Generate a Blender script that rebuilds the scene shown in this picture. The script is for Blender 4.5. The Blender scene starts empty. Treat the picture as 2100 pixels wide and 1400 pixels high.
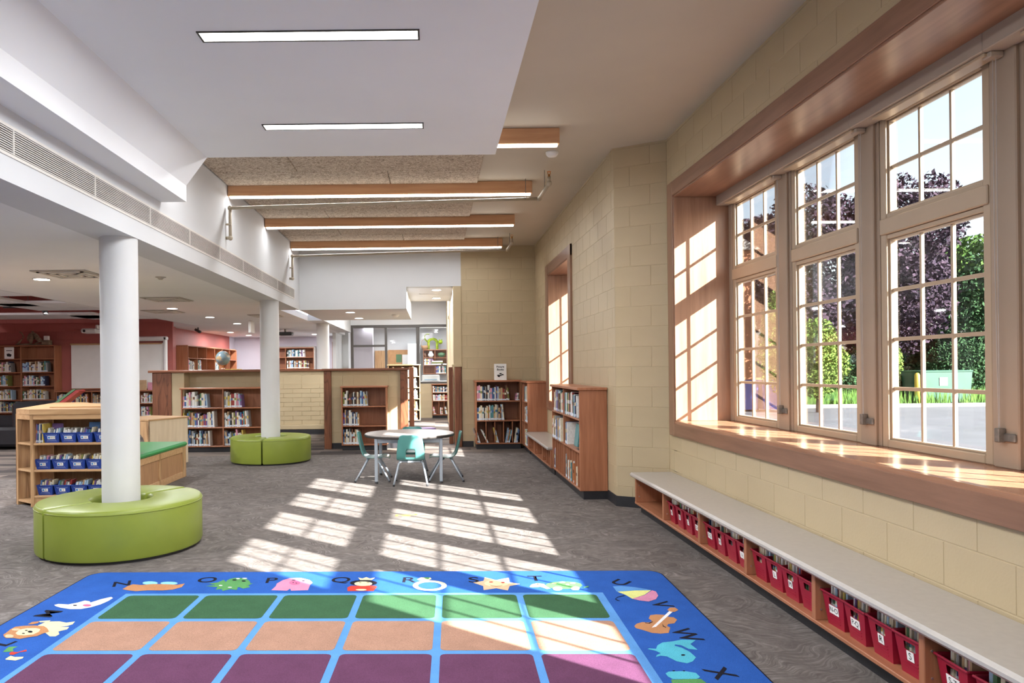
import bpy, bmesh, math, random
from mathutils import Vector, Matrix
random.seed(11)
PI = math.pi
scene = bpy.context.scene
C = scene.collection

# ------------------------------------------------------------------ camera
EYE = 1.42
cam_data = bpy.data.cameras.new('camera')
cam_data.sensor_width = 36.0
cam_data.lens = 36.0 * 1460.0 / 2100.0
cam_data.shift_x = (1050 - 891) / 2100.0
cam_data.shift_y = (757 - 700) / 2100.0
cam_data.clip_start = 0.05
cam_data.clip_end = 400
cam = bpy.data.objects.new('camera', cam_data)
C.objects.link(cam)
cam.matrix_world = (Matrix.Translation((0, 0, EYE)) @ Matrix.Rotation(PI / 2, 4, 'X')
                    @ Matrix.Rotation(-0.011, 4, 'Z'))
scene.camera = cam

# ------------------------------------------------------------------ exposure
vs = scene.view_settings
vs.view_transform = 'Standard'
vs.look = 'None'
vs.gamma = 1.0
vs.use_curve_mapping = False
vs.exposure = 0.7

# ------------------------------------------------------------------ sun and sky
TO_SUN = Vector((1.0, -0.875, 0.66)).normalized()
SUN_ELEV = math.asin(TO_SUN.z)
world = bpy.data.worlds.new('sky')
scene.world = world
world.use_nodes = True
wn = world.node_tree
wn.nodes.clear()
sky = wn.nodes.new('ShaderNodeTexSky')
sky.sky_type = 'NISHITA'
sky.sun_disc = False
sky.sun_elevation = SUN_ELEV
sky.sun_rotation = math.atan2(TO_SUN.x, TO_SUN.y)
sky.air_density = 1.0
sky.dust_density = 3.0
sky.ozone_density = 1.0
bgn = wn.nodes.new('ShaderNodeBackground')
bgn.inputs['Strength'].default_value = 0.27
won = wn.nodes.new('ShaderNodeOutputWorld')
hsv = wn.nodes.new('ShaderNodeHueSaturation')
hsv.inputs['Saturation'].default_value = 0.6
wn.links.new(sky.outputs[0], hsv.inputs['Color'])
wn.links.new(hsv.outputs[0], bgn.inputs[0])
wn.links.new(bgn.outputs[0], won.inputs[0])

sun_data = bpy.data.lights.new('sun', 'SUN')
sun_data.energy = 28.0
sun_data.angle = 0.0093
sun_data.color = (1.0, 0.965, 0.91)
sun = bpy.data.objects.new('sun', sun_data)
C.objects.link(sun)
sun.location = TO_SUN * 60
sun.rotation_euler = TO_SUN.to_track_quat('Z', 'Y').to_euler()

# ------------------------------------------------------------------ lamp powers (each lamp's light is made in its builder)
P_LINEAR = 28.0
P_LED = 12.0
P_DOWN = 28.0
P_OFFICE = 60.0
EMIT = 6.0

# ------------------------------------------------------------------ materials
def lin(c):
    out = []
    for v in c:
        v = v / 255.0
        out.append(v / 12.92 if v <= 0.04045 else ((v + 0.055) / 1.055) ** 2.4)
    return (out[0], out[1], out[2], 1.0)

def new_mat(name):
    m = bpy.data.materials.new(name)
    m.use_nodes = True
    nt = m.node_tree
    return m, nt, nt.nodes['Principled BSDF']

def coords(nt, scale=(1, 1, 1), rot=(0, 0, 0), kind='Object'):
    tc = nt.nodes.new('ShaderNodeTexCoord')
    mp = nt.nodes.new('ShaderNodeMapping')
    mp.inputs['Scale'].default_value = scale
    mp.inputs['Rotation'].default_value = rot
    nt.links.new(tc.outputs[kind], mp.inputs['Vector'])
    return mp.outputs['Vector']

def noise(nt, vec, scale, detail=3, rough=0.55, dist=0.0):
    n = nt.nodes.new('ShaderNodeTexNoise')
    n.inputs['Scale'].default_value = scale
    n.inputs['Detail'].default_value = detail
    n.inputs['Roughness'].default_value = rough
    n.inputs['Distortion'].default_value = dist
    nt.links.new(vec, n.inputs['Vector'])
    return n.outputs['Fac']

def ramp(nt, fac, stops):
    r = nt.nodes.new('ShaderNodeValToRGB')
    els = r.color_ramp.elements
    while len(els) < len(stops):
        els.new(0.5)
    for e, (p, c) in zip(els, stops):
        e.position = p
        e.color = c
    nt.links.new(fac, r.inputs['Fac'])
    return r.outputs['Color']

def bump(nt, bsdf, fac, strength, dist=0.01):
    b = nt.nodes.new('ShaderNodeBump')
    b.inputs['Strength'].default_value = strength
    b.inputs['Distance'].default_value = dist
    nt.links.new(fac, b.inputs['Height'])
    nt.links.new(b.outputs['Normal'], bsdf.inputs['Normal'])

def sh(c, k):
    return tuple(max(0, min(255, v * k)) for v in c)

def paint(name, col, rough=0.6, var=0.05, scale=3.0, bmp=0.0, bscale=120.0, metal=0.0, spec=0.4, trans=0.0):
    m, nt, b = new_mat(name)
    v = coords(nt)
    f = noise(nt, v, scale)
    nt.links.new(ramp(nt, f, [(0.3, lin(sh(col, 1 - var))), (0.7, lin(sh(col, 1 + var)))]), b.inputs['Base Color'])
    b.inputs['Roughness'].default_value = rough
    b.inputs['Metallic'].default_value = metal
    b.inputs['Specular IOR Level'].default_value = spec
    if bmp:
        bump(nt, b, noise(nt, v, bscale, 2), bmp, 0.004)
    return m

def wood(name, dark, light, axis='x', scale=5.0, rough=0.38, stretch=14.0, rings=0.0, contrast=1.0, spec=0.4):
    m, nt, b = new_mat(name)
    s = [stretch, stretch, stretch]
    s['xyz'.index(axis)] = 1.0
    v = coords(nt, tuple(s))
    f = noise(nt, v, scale * 0.35, 5, 0.6, 0.4)
    col = ramp(nt, f, [(0.28, lin(dark)), (0.72, lin(light))])
    if rings:
        s2 = [1.0, 1.0, 1.0]
        s2['xyz'.index(axis)] = 0.12
        v2 = coords(nt, tuple(s2))
        n2 = noise(nt, v2, 3.0, 2, 0.5, 0.6)
        mth = nt.nodes.new('ShaderNodeMath')
        mth.operation = 'MULTIPLY'
        mth.inputs[1].default_value = rings
        nt.links.new(n2, mth.inputs[0])
        fr = nt.nodes.new('ShaderNodeMath')
        fr.operation = 'FRACT'
        nt.links.new(mth.outputs[0], fr.inputs[0])
        r2 = ramp(nt, fr.outputs[0], [(0.0, lin(sh(dark, 0.72))), (0.25, (1, 1, 1, 1)), (0.9, (1, 1, 1, 1)), (1.0, lin(sh(dark, 0.72)))])
        mx = nt.nodes.new('ShaderNodeMix')
        mx.data_type = 'RGBA'
        mx.blend_type = 'MULTIPLY'
        mx.inputs['Factor'].default_value = 0.45
        nt.links.new(col, mx.inputs[6])
        nt.links.new(r2, mx.inputs[7])
        col = mx.outputs[2]
    nt.links.new(col, b.inputs['Base Color'])
    b.inputs['Roughness'].default_value = rough
    b.inputs['Specular IOR Level'].default_value = spec
    bump(nt, b, f, 0.04, 0.002)
    return m

def emit(name, strength, col=(1.0, 0.97, 0.92)):
    m, nt, b = new_mat(name)
    v = coords(nt)
    f = noise(nt, v, 2.0)
    nt.links.new(ramp(nt, f, [(0.0, (col[0] * .98, col[1] * .98, col[2] * .98, 1)), (1.0, (col[0], col[1], col[2], 1))]), b.inputs['Emission Color'])
    b.inputs['Emission Strength'].default_value = strength
    b.inputs['Base Color'].default_value = (0.9, 0.9, 0.9, 1)
    return m

def glass_mat(name, tint=(0.97, 0.98, 0.98), refl=0.06):
    m = bpy.data.materials.new(name)
    m.use_nodes = True
    nt = m.node_tree
    nt.nodes.clear()
    out = nt.nodes.new('ShaderNodeOutputMaterial')
    mix = nt.nodes.new('ShaderNodeMixShader')
    tr = nt.nodes.new('ShaderNodeBsdfTransparent')
    tr.inputs[0].default_value = (*tint, 1)
    gl = nt.nodes.new('ShaderNodeBsdfGlossy')
    gl.inputs['Roughness'].default_value = 0.02
    lw = nt.nodes.new('ShaderNodeLayerWeight')
    lw.inputs['Blend'].default_value = 0.12
    mul = nt.nodes.new('ShaderNodeMath')
    mul.operation = 'MULTIPLY_ADD'
    mul.inputs[1].default_value = 0.5
    mul.inputs[2].default_value = refl * 0.4
    nt.links.new(lw.outputs['Fresnel'], mul.inputs[0])
    nt.links.new(mul.outputs[0], mix.inputs[0])
    nt.links.new(tr.outputs[0], mix.inputs[1])
    nt.links.new(gl.outputs[0], mix.inputs[2])
    nt.links.new(mix.outputs[0], out.inputs[0])
    return m

MAT = {}
MAT['cream'] = paint('cream_block_paint', (186, 169, 137), 0.5, 0.025, 2.0, 0.2, 70)
MAT['beige_ceiling'] = paint('beige_ceiling_paint', (194, 184, 167), 0.7, 0.02, 1.0, 0.05, 120)
MAT['white'] = paint('white_wall_paint', (209, 211, 214), 0.7, 0.015, 1.0, 0.04, 140)
MAT['ceil_white'] = paint('white_ceiling_paint', (234, 235, 238), 0.75, 0.012, 1.0, 0.03, 140)
MAT['white_col'] = paint('white_column_paint', (208, 209, 210), 0.5, 0.015, 2.0, 0.05, 60)
MAT['lavender'] = paint('pale_lavender_paint', (205, 198, 208), 0.7, 0.015, 1.0)
MAT['red'] = paint('brick_red_paint', (172, 98, 92), 0.6, 0.04, 1.5, 0.2, 70)
MAT['rubber'] = paint('black_rubber_base', (44, 44, 48), 0.45, 0.1, 8)
MAT['cherry_x'] = wood('cherry_grain_x', (148, 94, 66), (178, 120, 88), 'x', 5)
MAT['cherry_y'] = wood('cherry_grain_y', (148, 94, 66), (178, 120, 88), 'y', 5)
MAT['cherry_z'] = wood('cherry_grain_z', (148, 94, 66), (178, 120, 88), 'z', 5)
MAT['trimwood_y'] = wood('casing_grain_y', (120, 87, 69), (148, 110, 89), 'y', 4, 0.3)
MAT['trimwood_z'] = wood('casing_grain_z', (132, 99, 79), (160, 124, 101), 'z', 4, 0.3)
MAT['sillwood'] = wood('sill_grain', (144, 100, 76), (174, 128, 100), 'y', 4, 0.22, spec=0.6)
MAT['darkoak_z'] = wood('dark_oak_grain_z', (104, 62, 42), (138, 88, 62), 'z', 6, 0.4, 14, 18)
MAT['darkoak_x'] = wood('dark_oak_grain_x', (104, 62, 42), (138, 88, 62), 'x', 6, 0.35, 14)
MAT['oak_x'] = wood('pale_oak_grain_x', (176, 136, 96), (206, 170, 128), 'x', 6, 0.4)
MAT['oak_z'] = wood('pale_oak_grain_z', (176, 136, 96), (206, 170, 128), 'z', 6, 0.4, 14, 10)
MAT['oakback'] = wood('oak_back_grain_z', (158, 118, 84), (186, 146, 108), 'z', 8, 0.45, 18)
MAT['birch'] = wood('birch_ply_face', (212, 192, 164), (228, 210, 184), 'z', 4, 0.45)
MAT['fir'] = wood('fir_beam_grain', (188, 138, 100), (212, 166, 126), 'x', 4, 0.45, 16)
MAT['winframe'] = paint('beige_window_frame', (166, 147, 124), 0.4, 0.02, 3)
MAT['winpost'] = paint('taupe_window_post', (152, 134, 116), 0.45, 0.02, 3)
MAT['valance'] = paint('beige_fascia', (160, 147, 134), 0.4, 0.02, 3)
MAT['glass'] = glass_mat('window_glass')
MAT['stone'] = paint('grey_solid_surface', (176, 171, 165), 0.28, 0.02, 30, spec=0.5)
MAT['binred'] = paint('crimson_plastic', (150, 24, 50), 0.35, 0.03, 5)
MAT['binblue'] = paint('blue_plastic', (36, 66, 150), 0.32, 0.04, 5)
MAT['card'] = paint('white_card', (238, 238, 236), 0.6, 0.01, 5)
MAT['ink'] = paint('black_ink', (22, 22, 26), 0.6, 0.05, 5)
MAT['bluecard'] = paint('blue_card_mark', (40, 130, 205), 0.6, 0.03, 5)
MAT['lime'] = paint('lime_vinyl', (132, 146, 58), 0.36, 0.02, 4, 0.05, 300)
MAT['greenvinyl'] = paint('green_vinyl', (42, 142, 74), 0.36, 0.02, 4)
MAT['teal'] = paint('teal_plastic', (84, 148, 144), 0.3, 0.03, 6, spec=0.5)
MAT['chrome'] = paint('chrome_tube', (190, 194, 202), 0.18, 0.03, 10, metal=0.9)
MAT['tablegrey'] = paint('grey_laminate', (170, 164, 160), 0.25, 0.03, 40, spec=0.5)
MAT['edge'] = paint('dark_table_edge', (60, 56, 54), 0.5, 0.05, 10)
MAT['legmetal'] = paint('silver_painted_steel', (172, 182, 194), 0.35, 0.03, 8, metal=0.3)
MAT['pipe'] = paint('cream_pipe', (178, 166, 146), 0.4, 0.03, 8)
MAT['steel'] = paint('threaded_steel', (130, 128, 124), 0.4, 0.1, 40, metal=0.7)
MAT['brass'] = paint('brass', (190, 130, 70), 0.3, 0.05, 20, metal=0.8)
MAT['plastic_w'] = paint('white_plastic', (236, 236, 236), 0.35, 0.01, 5)
MAT['darktrim'] = paint('dark_fixture_trim', (58, 56, 54), 0.4, 0.05, 5)
MAT['bronze'] = paint('bronze_frame', (78, 74, 72), 0.4, 0.05, 4)
MAT['black'] = paint('black_vinyl', (34, 34, 38), 0.4, 0.08, 6)
MAT['grille_dark'] = paint('grille_shadow', (40, 38, 36), 0.8, 0.1, 8)
MAT['slat'] = paint('grille_slat', (216, 212, 206), 0.5, 0.02, 6)
MAT['ventgrey'] = paint('vent_grey', (170, 164, 158), 0.5, 0.04, 8)
MAT['screw'] = paint('screw_steel', (205, 205, 205), 0.3, 0.03, 30, metal=0.8)
MAT['emit'] = emit('lamp_diffuser', EMIT)
MAT['emit_led'] = emit('led_diffuser', EMIT * 1.3)

def woodwool():
    m, nt, b = new_mat('wood_wool_board')
    v = coords(nt)
    f = noise(nt, v, 26, 6, 0.7, 1.6)
    f2 = noise(nt, v, 90, 3, 0.6, 2.0)
    mul = nt.nodes.new('ShaderNodeMath')
    mul.operation = 'MULTIPLY'
    nt.links.new(f, mul.inputs[0])
    nt.links.new(f2, mul.inputs[1])
    nt.links.new(ramp(nt, mul.outputs[0], [(0.16, lin((98, 80, 64))), (0.235, lin((176, 158, 138))), (0.33, lin((222, 209, 192)))]), b.inputs['Base Color'])
    b.inputs['Roughness'].default_value = 0.9
    bump(nt, b, f2, 0.4, 0.004)
    return m
MAT['woodwool'] = woodwool()

def carpet():
    m, nt, b = new_mat('carpet')
    v = coords(nt)
    # swirling leaf strokes
    w1 = noise(nt, coords(nt, (1.0, 1.3, 1)), 1.3, 3, 0.55, 1.2)
    # coordinates bent by slow noise, then drawn out into fine strokes
    bend = nt.nodes.new('ShaderNodeTexNoise')
    bend.inputs['Scale'].default_value = 2.1
    bend.inputs['Detail'].default_value = 2.0
    nt.links.new(v, bend.inputs['Vector'])
    vm = nt.nodes.new('ShaderNodeVectorMath')
    vm.operation = 'MULTIPLY_ADD'
    vm.inputs[1].default_value = (1.3, 1.3, 0)
    nt.links.new(bend.outputs['Color'], vm.inputs[0])
    nt.links.new(v, vm.inputs[2])
    mp = nt.nodes.new('ShaderNodeMapping')
    mp.inputs['Scale'].default_value = (3.2, 46.0, 1)
    nt.links.new(vm.outputs[0], mp.inputs['Vector'])
    strokes = noise(nt, mp.outputs['Vector'], 1.0, 3, 0.6, 0.0)
    mot = noise(nt, coords(nt), 9, 4, 0.7, 1.0)
    cb = nt.nodes.new('ShaderNodeMath')
    cb.operation = 'MULTIPLY_ADD'
    cb.inputs[1].default_value = 0.62
    nt.links.new(strokes, cb.inputs[0])
    ml = nt.nodes.new('ShaderNodeMath')
    ml.operation = 'MULTIPLY'
    ml.inputs[1].default_value = 0.38
    nt.links.new(mot, ml.inputs[0])
    nt.links.new(ml.outputs[0], cb.inputs[2])
    sw = ramp(nt, cb.outputs[0], [(0.36, lin((94, 88, 85))), (0.49, lin((110, 104, 101))), (0.57, lin((124, 118, 115))), (0.67, lin((146, 140, 137)))])
    tone = ramp(nt, w1, [(0.35, (0.9, 0.9, 0.9, 1)), (0.65, (1.05, 1.04, 1.03, 1))])
    m1 = nt.nodes.new('ShaderNodeMix')
    m1.data_type = 'RGBA'
    m1.blend_type = 'MULTIPLY'
    m1.inputs['Factor'].default_value = 1.0
    nt.links.new(sw, m1.inputs[6])
    nt.links.new(tone, m1.inputs[7])
    # plank carpet of the corridor
    pl = noise(nt, coords(nt, (0.9, 7.0, 1)), 1.6, 4, 0.6, 0.1)
    bt = nt.nodes.new('ShaderNodeTexBrick')
    bt.inputs['Scale'].default_value = 1.0
    bt.inputs['Brick Width'].default_value = 1.0
    bt.inputs['Row Height'].default_value = 0.25
    bt.inputs['Mortar Size'].default_value = 0.0
    bt.inputs['Color1'].default_value = lin((70, 66, 66))
    bt.inputs['Color2'].default_value = lin((132, 122, 114))
    bt.offset = 0.37
    nt.links.new(v, bt.inputs['Vector'])
    plc = ramp(nt, pl, [(0.3, (0.62, 0.62, 0.64, 1)), (0.7, (1.25, 1.22, 1.2, 1))])
    m2 = nt.nodes.new('ShaderNodeMix')
    m2.data_type = 'RGBA'
    m2.blend_type = 'MULTIPLY'
    m2.inputs['Factor'].default_value = 1.0
    nt.links.new(bt.outputs['Color'], m2.inputs[6])
    nt.links.new(plc, m2.inputs[7])
    # which carpet is laid where
    sep = nt.nodes.new('ShaderNodeSeparateXYZ')
    nt.links.new(v, sep.inputs[0])
    def gt(out, val, op='GREATER_THAN'):
        n = nt.nodes.new('ShaderNodeMath')
        n.operation = op
        n.inputs[1].default_value = val
        nt.links.new(out, n.inputs[0])
        return n.outputs[0]
    a = gt(sep.outputs['Y'], 12.0)
    b1 = gt(sep.outputs['Y'], 9.6)
    b2 = gt(sep.outputs['X'], -5.0, 'LESS_THAN')
    an = nt.nodes.new('ShaderNodeMath')
    an.operation = 'MULTIPLY'
    nt.links.new(b1, an.inputs[0])
    nt.links.new(b2, an.inputs[1])
    mxm = nt.nodes.new('ShaderNodeMath')
    mxm.operation = 'MAXIMUM'
    nt.links.new(a, mxm.inputs[0])
    nt.links.new(an.outputs[0], mxm.inputs[1])
    m3 = nt.nodes.new('ShaderNodeMix')
    m3.data_type = 'RGBA'
    nt.links.new(mxm.outputs[0], m3.inputs['Factor'])
    nt.links.new(m1.outputs[2], m3.inputs[6])
    nt.links.new(m2.outputs[2], m3.inputs[7])
    # fine pile speckle
    fine = noise(nt, v, 420, 2, 0.6)
    fc = ramp(nt, fine, [(0.3, (0.8, 0.8, 0.8, 1)), (0.7, (1.15, 1.15, 1.15, 1))])
    m4 = nt.nodes.new('ShaderNodeMix')
    m4.data_type = 'RGBA'
    m4.blend_type = 'MULTIPLY'
    m4.inputs['Factor'].default_value = 0.8
    nt.links.new(m3.outputs[2], m4.inputs[6])
    nt.links.new(fc, m4.inputs[7])
    nt.links.new(m4.outputs[2], b.inputs['Base Color'])
    b.inputs['Roughness'].default_value = 0.95
    b.inputs['Specular IOR Level'].default_value = 0.1
    bump(nt, b, fine, 0.5, 0.004)
    return m
MAT['carpet'] = carpet()

def pile(name, col):
    m, nt, b = new_mat('rug_' + name)
    v = coords(nt)
    f = noise(nt, v, 330, 2, 0.6)
    g = noise(nt, v, 7, 3)
    c1 = ramp(nt, f, [(0.25, lin(sh(col, 0.78))), (0.75, lin(sh(col, 1.14)))])
    c2 = ramp(nt, g, [(0.3, (0.9, 0.9, 0.9, 1)), (0.7, (1.05, 1.05, 1.05, 1))])
    mx = nt.nodes.new('ShaderNodeMix')
    mx.data_type = 'RGBA'
    mx.blend_type = 'MULTIPLY'
    mx.inputs['Factor'].default_value = 1.0
    nt.links.new(c1, mx.inputs[6])
    nt.links.new(c2, mx.inputs[7])
    nt.links.new(mx.outputs[2], b.inputs['Base Color'])
    b.inputs['Roughness'].default_value = 0.95
    b.inputs['Specular IOR Level'].default_value = 0.1
    bump(nt, b, f, 0.5, 0.004)
    return m

# ------------------------------------------------------------------ mesh helpers
class MB:
    """collects geometry; build() links it as one mesh object"""
    def __init__(self):
        self.v, self.f, self.m = [], [], []

    def add(self, verts, faces, mi=0):
        o = len(self.v)
        self.v += [tuple(p) for p in verts]
        for fc in faces:
            self.f.append(tuple(o + i for i in fc))
            self.m.append(mi)
        return self

    def box(self, x0, x1, y0, y1, z0, z1, mi=0):
        p = [(x0, y0, z0), (x1, y0, z0), (x1, y1, z0), (x0, y1, z0), (x0, y0, z1), (x1, y0, z1), (x1, y1, z1), (x0, y1, z1)]
        return self.add(p, [(0, 3, 2, 1), (4, 5, 6, 7), (0, 1, 5, 4), (1, 2, 6, 5), (2, 3, 7, 6), (3, 0, 4, 7)], mi)

    def cbox(self, x0, x1, y0, y1, z0, z1, c=0.004, mi=0):
        """box with chamfered edges"""
        c = min(c, (x1 - x0) * .45, (y1 - y0) * .45, (z1 - z0) * .45)
        X, Y, Z = (x0, x1), (y0, y1), (z0, z1)
        vs_, idx = [], {}
        for i in (0, 1):
            for j in (0, 1):
                for k in (0, 1):
                    sx, sy, sz = (c if i == 0 else -c), (c if j == 0 else -c), (c if k == 0 else -c)
                    idx[(i, j, k, 0)] = len(vs_); vs_.append((X[i], Y[j] + sy, Z[k] + sz))
                    idx[(i, j, k, 1)] = len(vs_); vs_.append((X[i] + sx, Y[j], Z[k] + sz))
                    idx[(i, j, k, 2)] = len(vs_); vs_.append((X[i] + sx, Y[j] + sy, Z[k]))
        fs = []
        q = [(0, 0), (1, 0), (1, 1), (0, 1)]
        for i in (0, 1):
            a = [idx[(i, j, k, 0)] for j, k in q]; fs.append(a if i else a[::-1])
            a = [idx[(j, i, k, 1)] for j, k in q]; fs.append(a[::-1] if i else a)
            a = [idx[(j, k, i, 2)] for j, k in q]; fs.append(a if i else a[::-1])
        for i in (0, 1):
            for j in (0, 1):
                s = (i == j)
                a = [idx[(i, j, 0, 0)], idx[(i, j, 0, 1)], idx[(i, j, 1, 1)], idx[(i, j, 1, 0)]]; fs.append(a[::-1] if s else a)
                a = [idx[(i, 0, j, 0)], idx[(i, 0, j, 2)], idx[(i, 1, j, 2)], idx[(i, 1, j, 0)]]; fs.append(a if s else a[::-1])
                a = [idx[(0, i, j, 1)], idx[(0, i, j, 2)], idx[(1, i, j, 2)], idx[(1, i, j, 1)]]; fs.append(a[::-1] if s else a)
        for i in (0, 1):
            for j in (0, 1):
                for k in (0, 1):
                    a = [idx[(i, j, k, t)] for t in (0, 1, 2)]
                    fs.append(a if (i + j + k) % 2 else a[::-1])
        return self.add(vs_, fs, mi)

    def prism(self, poly, z0, z1, mi=0):
        n = len(poly)
        vs_ = [(x, y, z0) for x, y in poly] + [(x, y, z1) for x, y in poly]
        fs = [tuple(range(n - 1, -1, -1)), tuple(range(n, 2 * n))]
        fs += [(i, (i + 1) % n, n + (i + 1) % n, n + i) for i in range(n)]
        return self.add(vs_, fs, mi)

    def prism_y(self, poly, y0, y1, mi=0):
        """poly in (x, z), extruded along y"""
        n = len(poly)
        vs_ = [(x, y0, z) for x, z in poly] + [(x, y1, z) for x, z in poly]
        fs = [tuple(range(n)), tuple(range(2 * n - 1, n - 1, -1))]
        fs += [(i, n + i, n + (i + 1) % n, (i + 1) % n) for i in range(n)]
        return self.add(vs_, fs, mi)

    def lathe(self, prof, seg=24, cx=0, cy=0, mi=0, cap=True):
        """prof: list of (r, z) from bottom to top"""
        vs_, fs = [], []
        n = len(prof)
        for r, z in prof:
            for i in range(seg):
                t = 2 * PI * i / seg
                vs_.append((cx + r * math.cos(t), cy + r * math.sin(t), z))
        for k in range(n - 1):
            for i in range(seg):
                j = (i + 1) % seg
                fs.append((k * seg + i, k * seg + j, (k + 1) * seg + j, (k + 1) * seg + i))
        if cap:
            fs.append(tuple(range(seg - 1, -1, -1)))
            fs.append(tuple(range((n - 1) * seg, n * seg)))
        return self.add(vs_, fs, mi)

    def tube(self, path, r, seg=8, mi=0, r2=None):
        pts = [Vector(p) for p in path]
        n = len(pts)
        vs_, fs = [], []
        up = Vector((0.31, 0.17, 0.93))
        for i, p in enumerate(pts):
            d = (pts[min(i + 1, n - 1)] - pts[max(i - 1, 0)]).normalized()
            a = d.cross(up)
            if a.length < 1e-4:
                a = d.cross(Vector((1, 0, 0)))
            a.normalize()
            bb = d.cross(a).normalized()
            rr = r if r2 is None else r + (r2 - r) * i / (n - 1)
            for k in range(seg):
                t = 2 * PI * k / seg
                vs_.append(p + a * (rr * math.cos(t)) + bb * (rr * math.sin(t)))
        for i in range(n - 1):
            for k in range(seg):
                j = (k + 1) % seg
                fs.append((i * seg + k, i * seg + j, (i + 1) * seg + j, (i + 1) * seg + k))
        fs.append(tuple(range(seg - 1, -1, -1)))
        fs.append(tuple(range((n - 1) * seg, n * seg)))
        return self.add(vs_, fs, mi)

    def sphere(self, c, r, seg=16, rings=10, sx=1, sy=1, sz=1, mi=0):
        vs_, fs = [], []
        for i in range(rings + 1):
            a = PI * i / rings
            for k in range(seg):
                t = 2 * PI * k / seg
                vs_.append((c[0] + r * sx * math.sin(a) * math.cos(t), c[1] + r * sy * math.sin(a) * math.sin(t), c[2] + r * sz * math.cos(a)))
        for i in range(rings):
            for k in range(seg):
                j = (k + 1) % seg
                fs.append((i * seg + k, (i + 1) * seg + k, (i + 1) * seg + j, i * seg + j))
        return self.add(vs_, fs, mi)

    def mesh(self, name, mats, smooth=False):
        me = bpy.data.meshes.new(name)
        me.from_pydata(self.v, [], self.f)
        for m in (mats if isinstance(mats, (list, tuple)) else [mats]):
            me.materials.append(m)
        if any(self.m):
            me.polygons.foreach_set('material_index', self.m)
        if smooth:
            me.polygons.foreach_set('use_smooth', [True] * len(me.polygons))
        me.update()
        return me

    def build(self, name, mats, parent=None, smooth=False, loc=None):
        ob = bpy.data.objects.new(name, self.mesh(name, mats, smooth))
        C.objects.link(ob)
        if parent is not None:
            ob.parent = parent
        if loc is not None:
            ob.location = loc
        if smooth == 'auto':
            pass
        return ob

def smooth_by_angle(ob, ang=0.6):
    me = ob.data
    me.polygons.foreach_set('use_smooth', [True] * len(me.polygons))
    bm = bmesh.new(); bm.from_mesh(me)
    for e in bm.edges:
        if len(e.link_faces) == 2 and e.calc_face_angle(0) > ang:
            e.smooth = False
    bm.to_mesh(me); bm.free()
    return ob

def tag(o, label, cat=None, group=None, kind=None):
    o['label'] = label
    if cat: o['category'] = cat
    if group: o['group'] = group
    if kind: o['kind'] = kind
    return o

def thing(name, label, cat, loc=(0, 0, 0), rotz=0.0, group=None):
    o = bpy.data.objects.new(name, None)
    o.empty_display_size = 0.1
    C.objects.link(o)
    o.location = loc
    o.rotation_euler = (0, 0, rotz)
    return tag(o, label, cat, group)

def struct(name, mb, mat, label):
    o = mb.build(name, mat)
    o['kind'] = 'structure'
    o['label'] = label
    return o

def struct_root(name, label):
    o = bpy.data.objects.new(name, None)
    C.objects.link(o)
    o['kind'] = 'structure'
    o['label'] = label
    return o

def copy_tree(o, parent=None):
    c = o.copy()
    C.objects.link(c)
    if parent is not None:
        c.parent = parent
    for ch in list(o.children):
        copy_tree(ch, c)
    return c

def mat_of(o):
    return Matrix.Translation(o.location) @ o.rotation_euler.to_matrix().to_4x4()

def area_light(name, parent, loc, sx, sy, power, col=(0.965, 0.98, 1.0), rot=(0, 0, 0), shape='RECTANGLE'):
    d = bpy.data.lights.new(name, 'AREA')
    d.shape = shape
    d.size = sx
    if shape in ('RECTANGLE', 'ELLIPSE'):
        d.size_y = sy
    d.energy = power
    d.color = col
    o = bpy.data.objects.new(name, d)
    C.objects.link(o)
    o.location = loc
    o.rotation_euler = rot
    if parent is not None:
        o.parent = parent
    return o

_text_cache = {}
def text_mesh(s, size, mat, bold=0.0):
    """flat lettering as a mesh in the x/y plane, centred"""
    key = (s, round(size, 4), mat.name, bold)
    if key in _text_cache:
        return _text_cache[key]
    cu = bpy.data.curves.new('lettering', 'FONT')
    cu.body = s
    cu.size = size
    cu.align_x = 'CENTER'
    cu.align_y = 'CENTER'
    cu.offset = bold
    to = bpy.data.objects.new('lettering', cu)
    C.objects.link(to)
    dg = bpy.context.evaluated_depsgraph_get()
    me = bpy.data.meshes.new_from_object(to.evaluated_get(dg))
    me.name = 'lettering'
    me.materials.clear()
    me.materials.append(mat)
    bpy.data.objects.remove(to)
    bpy.data.curves.remove(cu)
    _text_cache[key] = me
    return me

def text(parent, s, size, loc, rot, mat, name='lettering', bold=0.0):
    o = bpy.data.objects.new(name, text_mesh(s, size, mat, bold))
    C.objects.link(o)
    o.location = loc
    o.rotation_euler = rot
    if parent is not None:
        o.parent = parent
    return o

# ---- masonry: one object per block, meshes shared
_block_cache = {}
def block_mesh(w, h, mat, depth):
    key = (round(w, 3), round(h, 3), mat.name, depth)
    if key not in _block_cache:
        b = MB()
        a, c = w / 2, h / 2
        e = 0.002
        o = [(-a, 0, -c), (a, 0, -c), (a, 0, c), (-a, 0, c)]
        i = [(-a + e, -depth, -c + e), (a - e, -depth, -c + e), (a - e, -depth, c - e), (-a + e, -depth, c - e)]
        b.add(o + i, [(4, 5, 6, 7), (0, 1, 5, 4), (1, 2, 6, 5), (2, 3, 7, 6), (3, 0, 4, 7)])
        _block_cache[key] = b.mesh('block', mat)
    return _block_cache[key]

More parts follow.
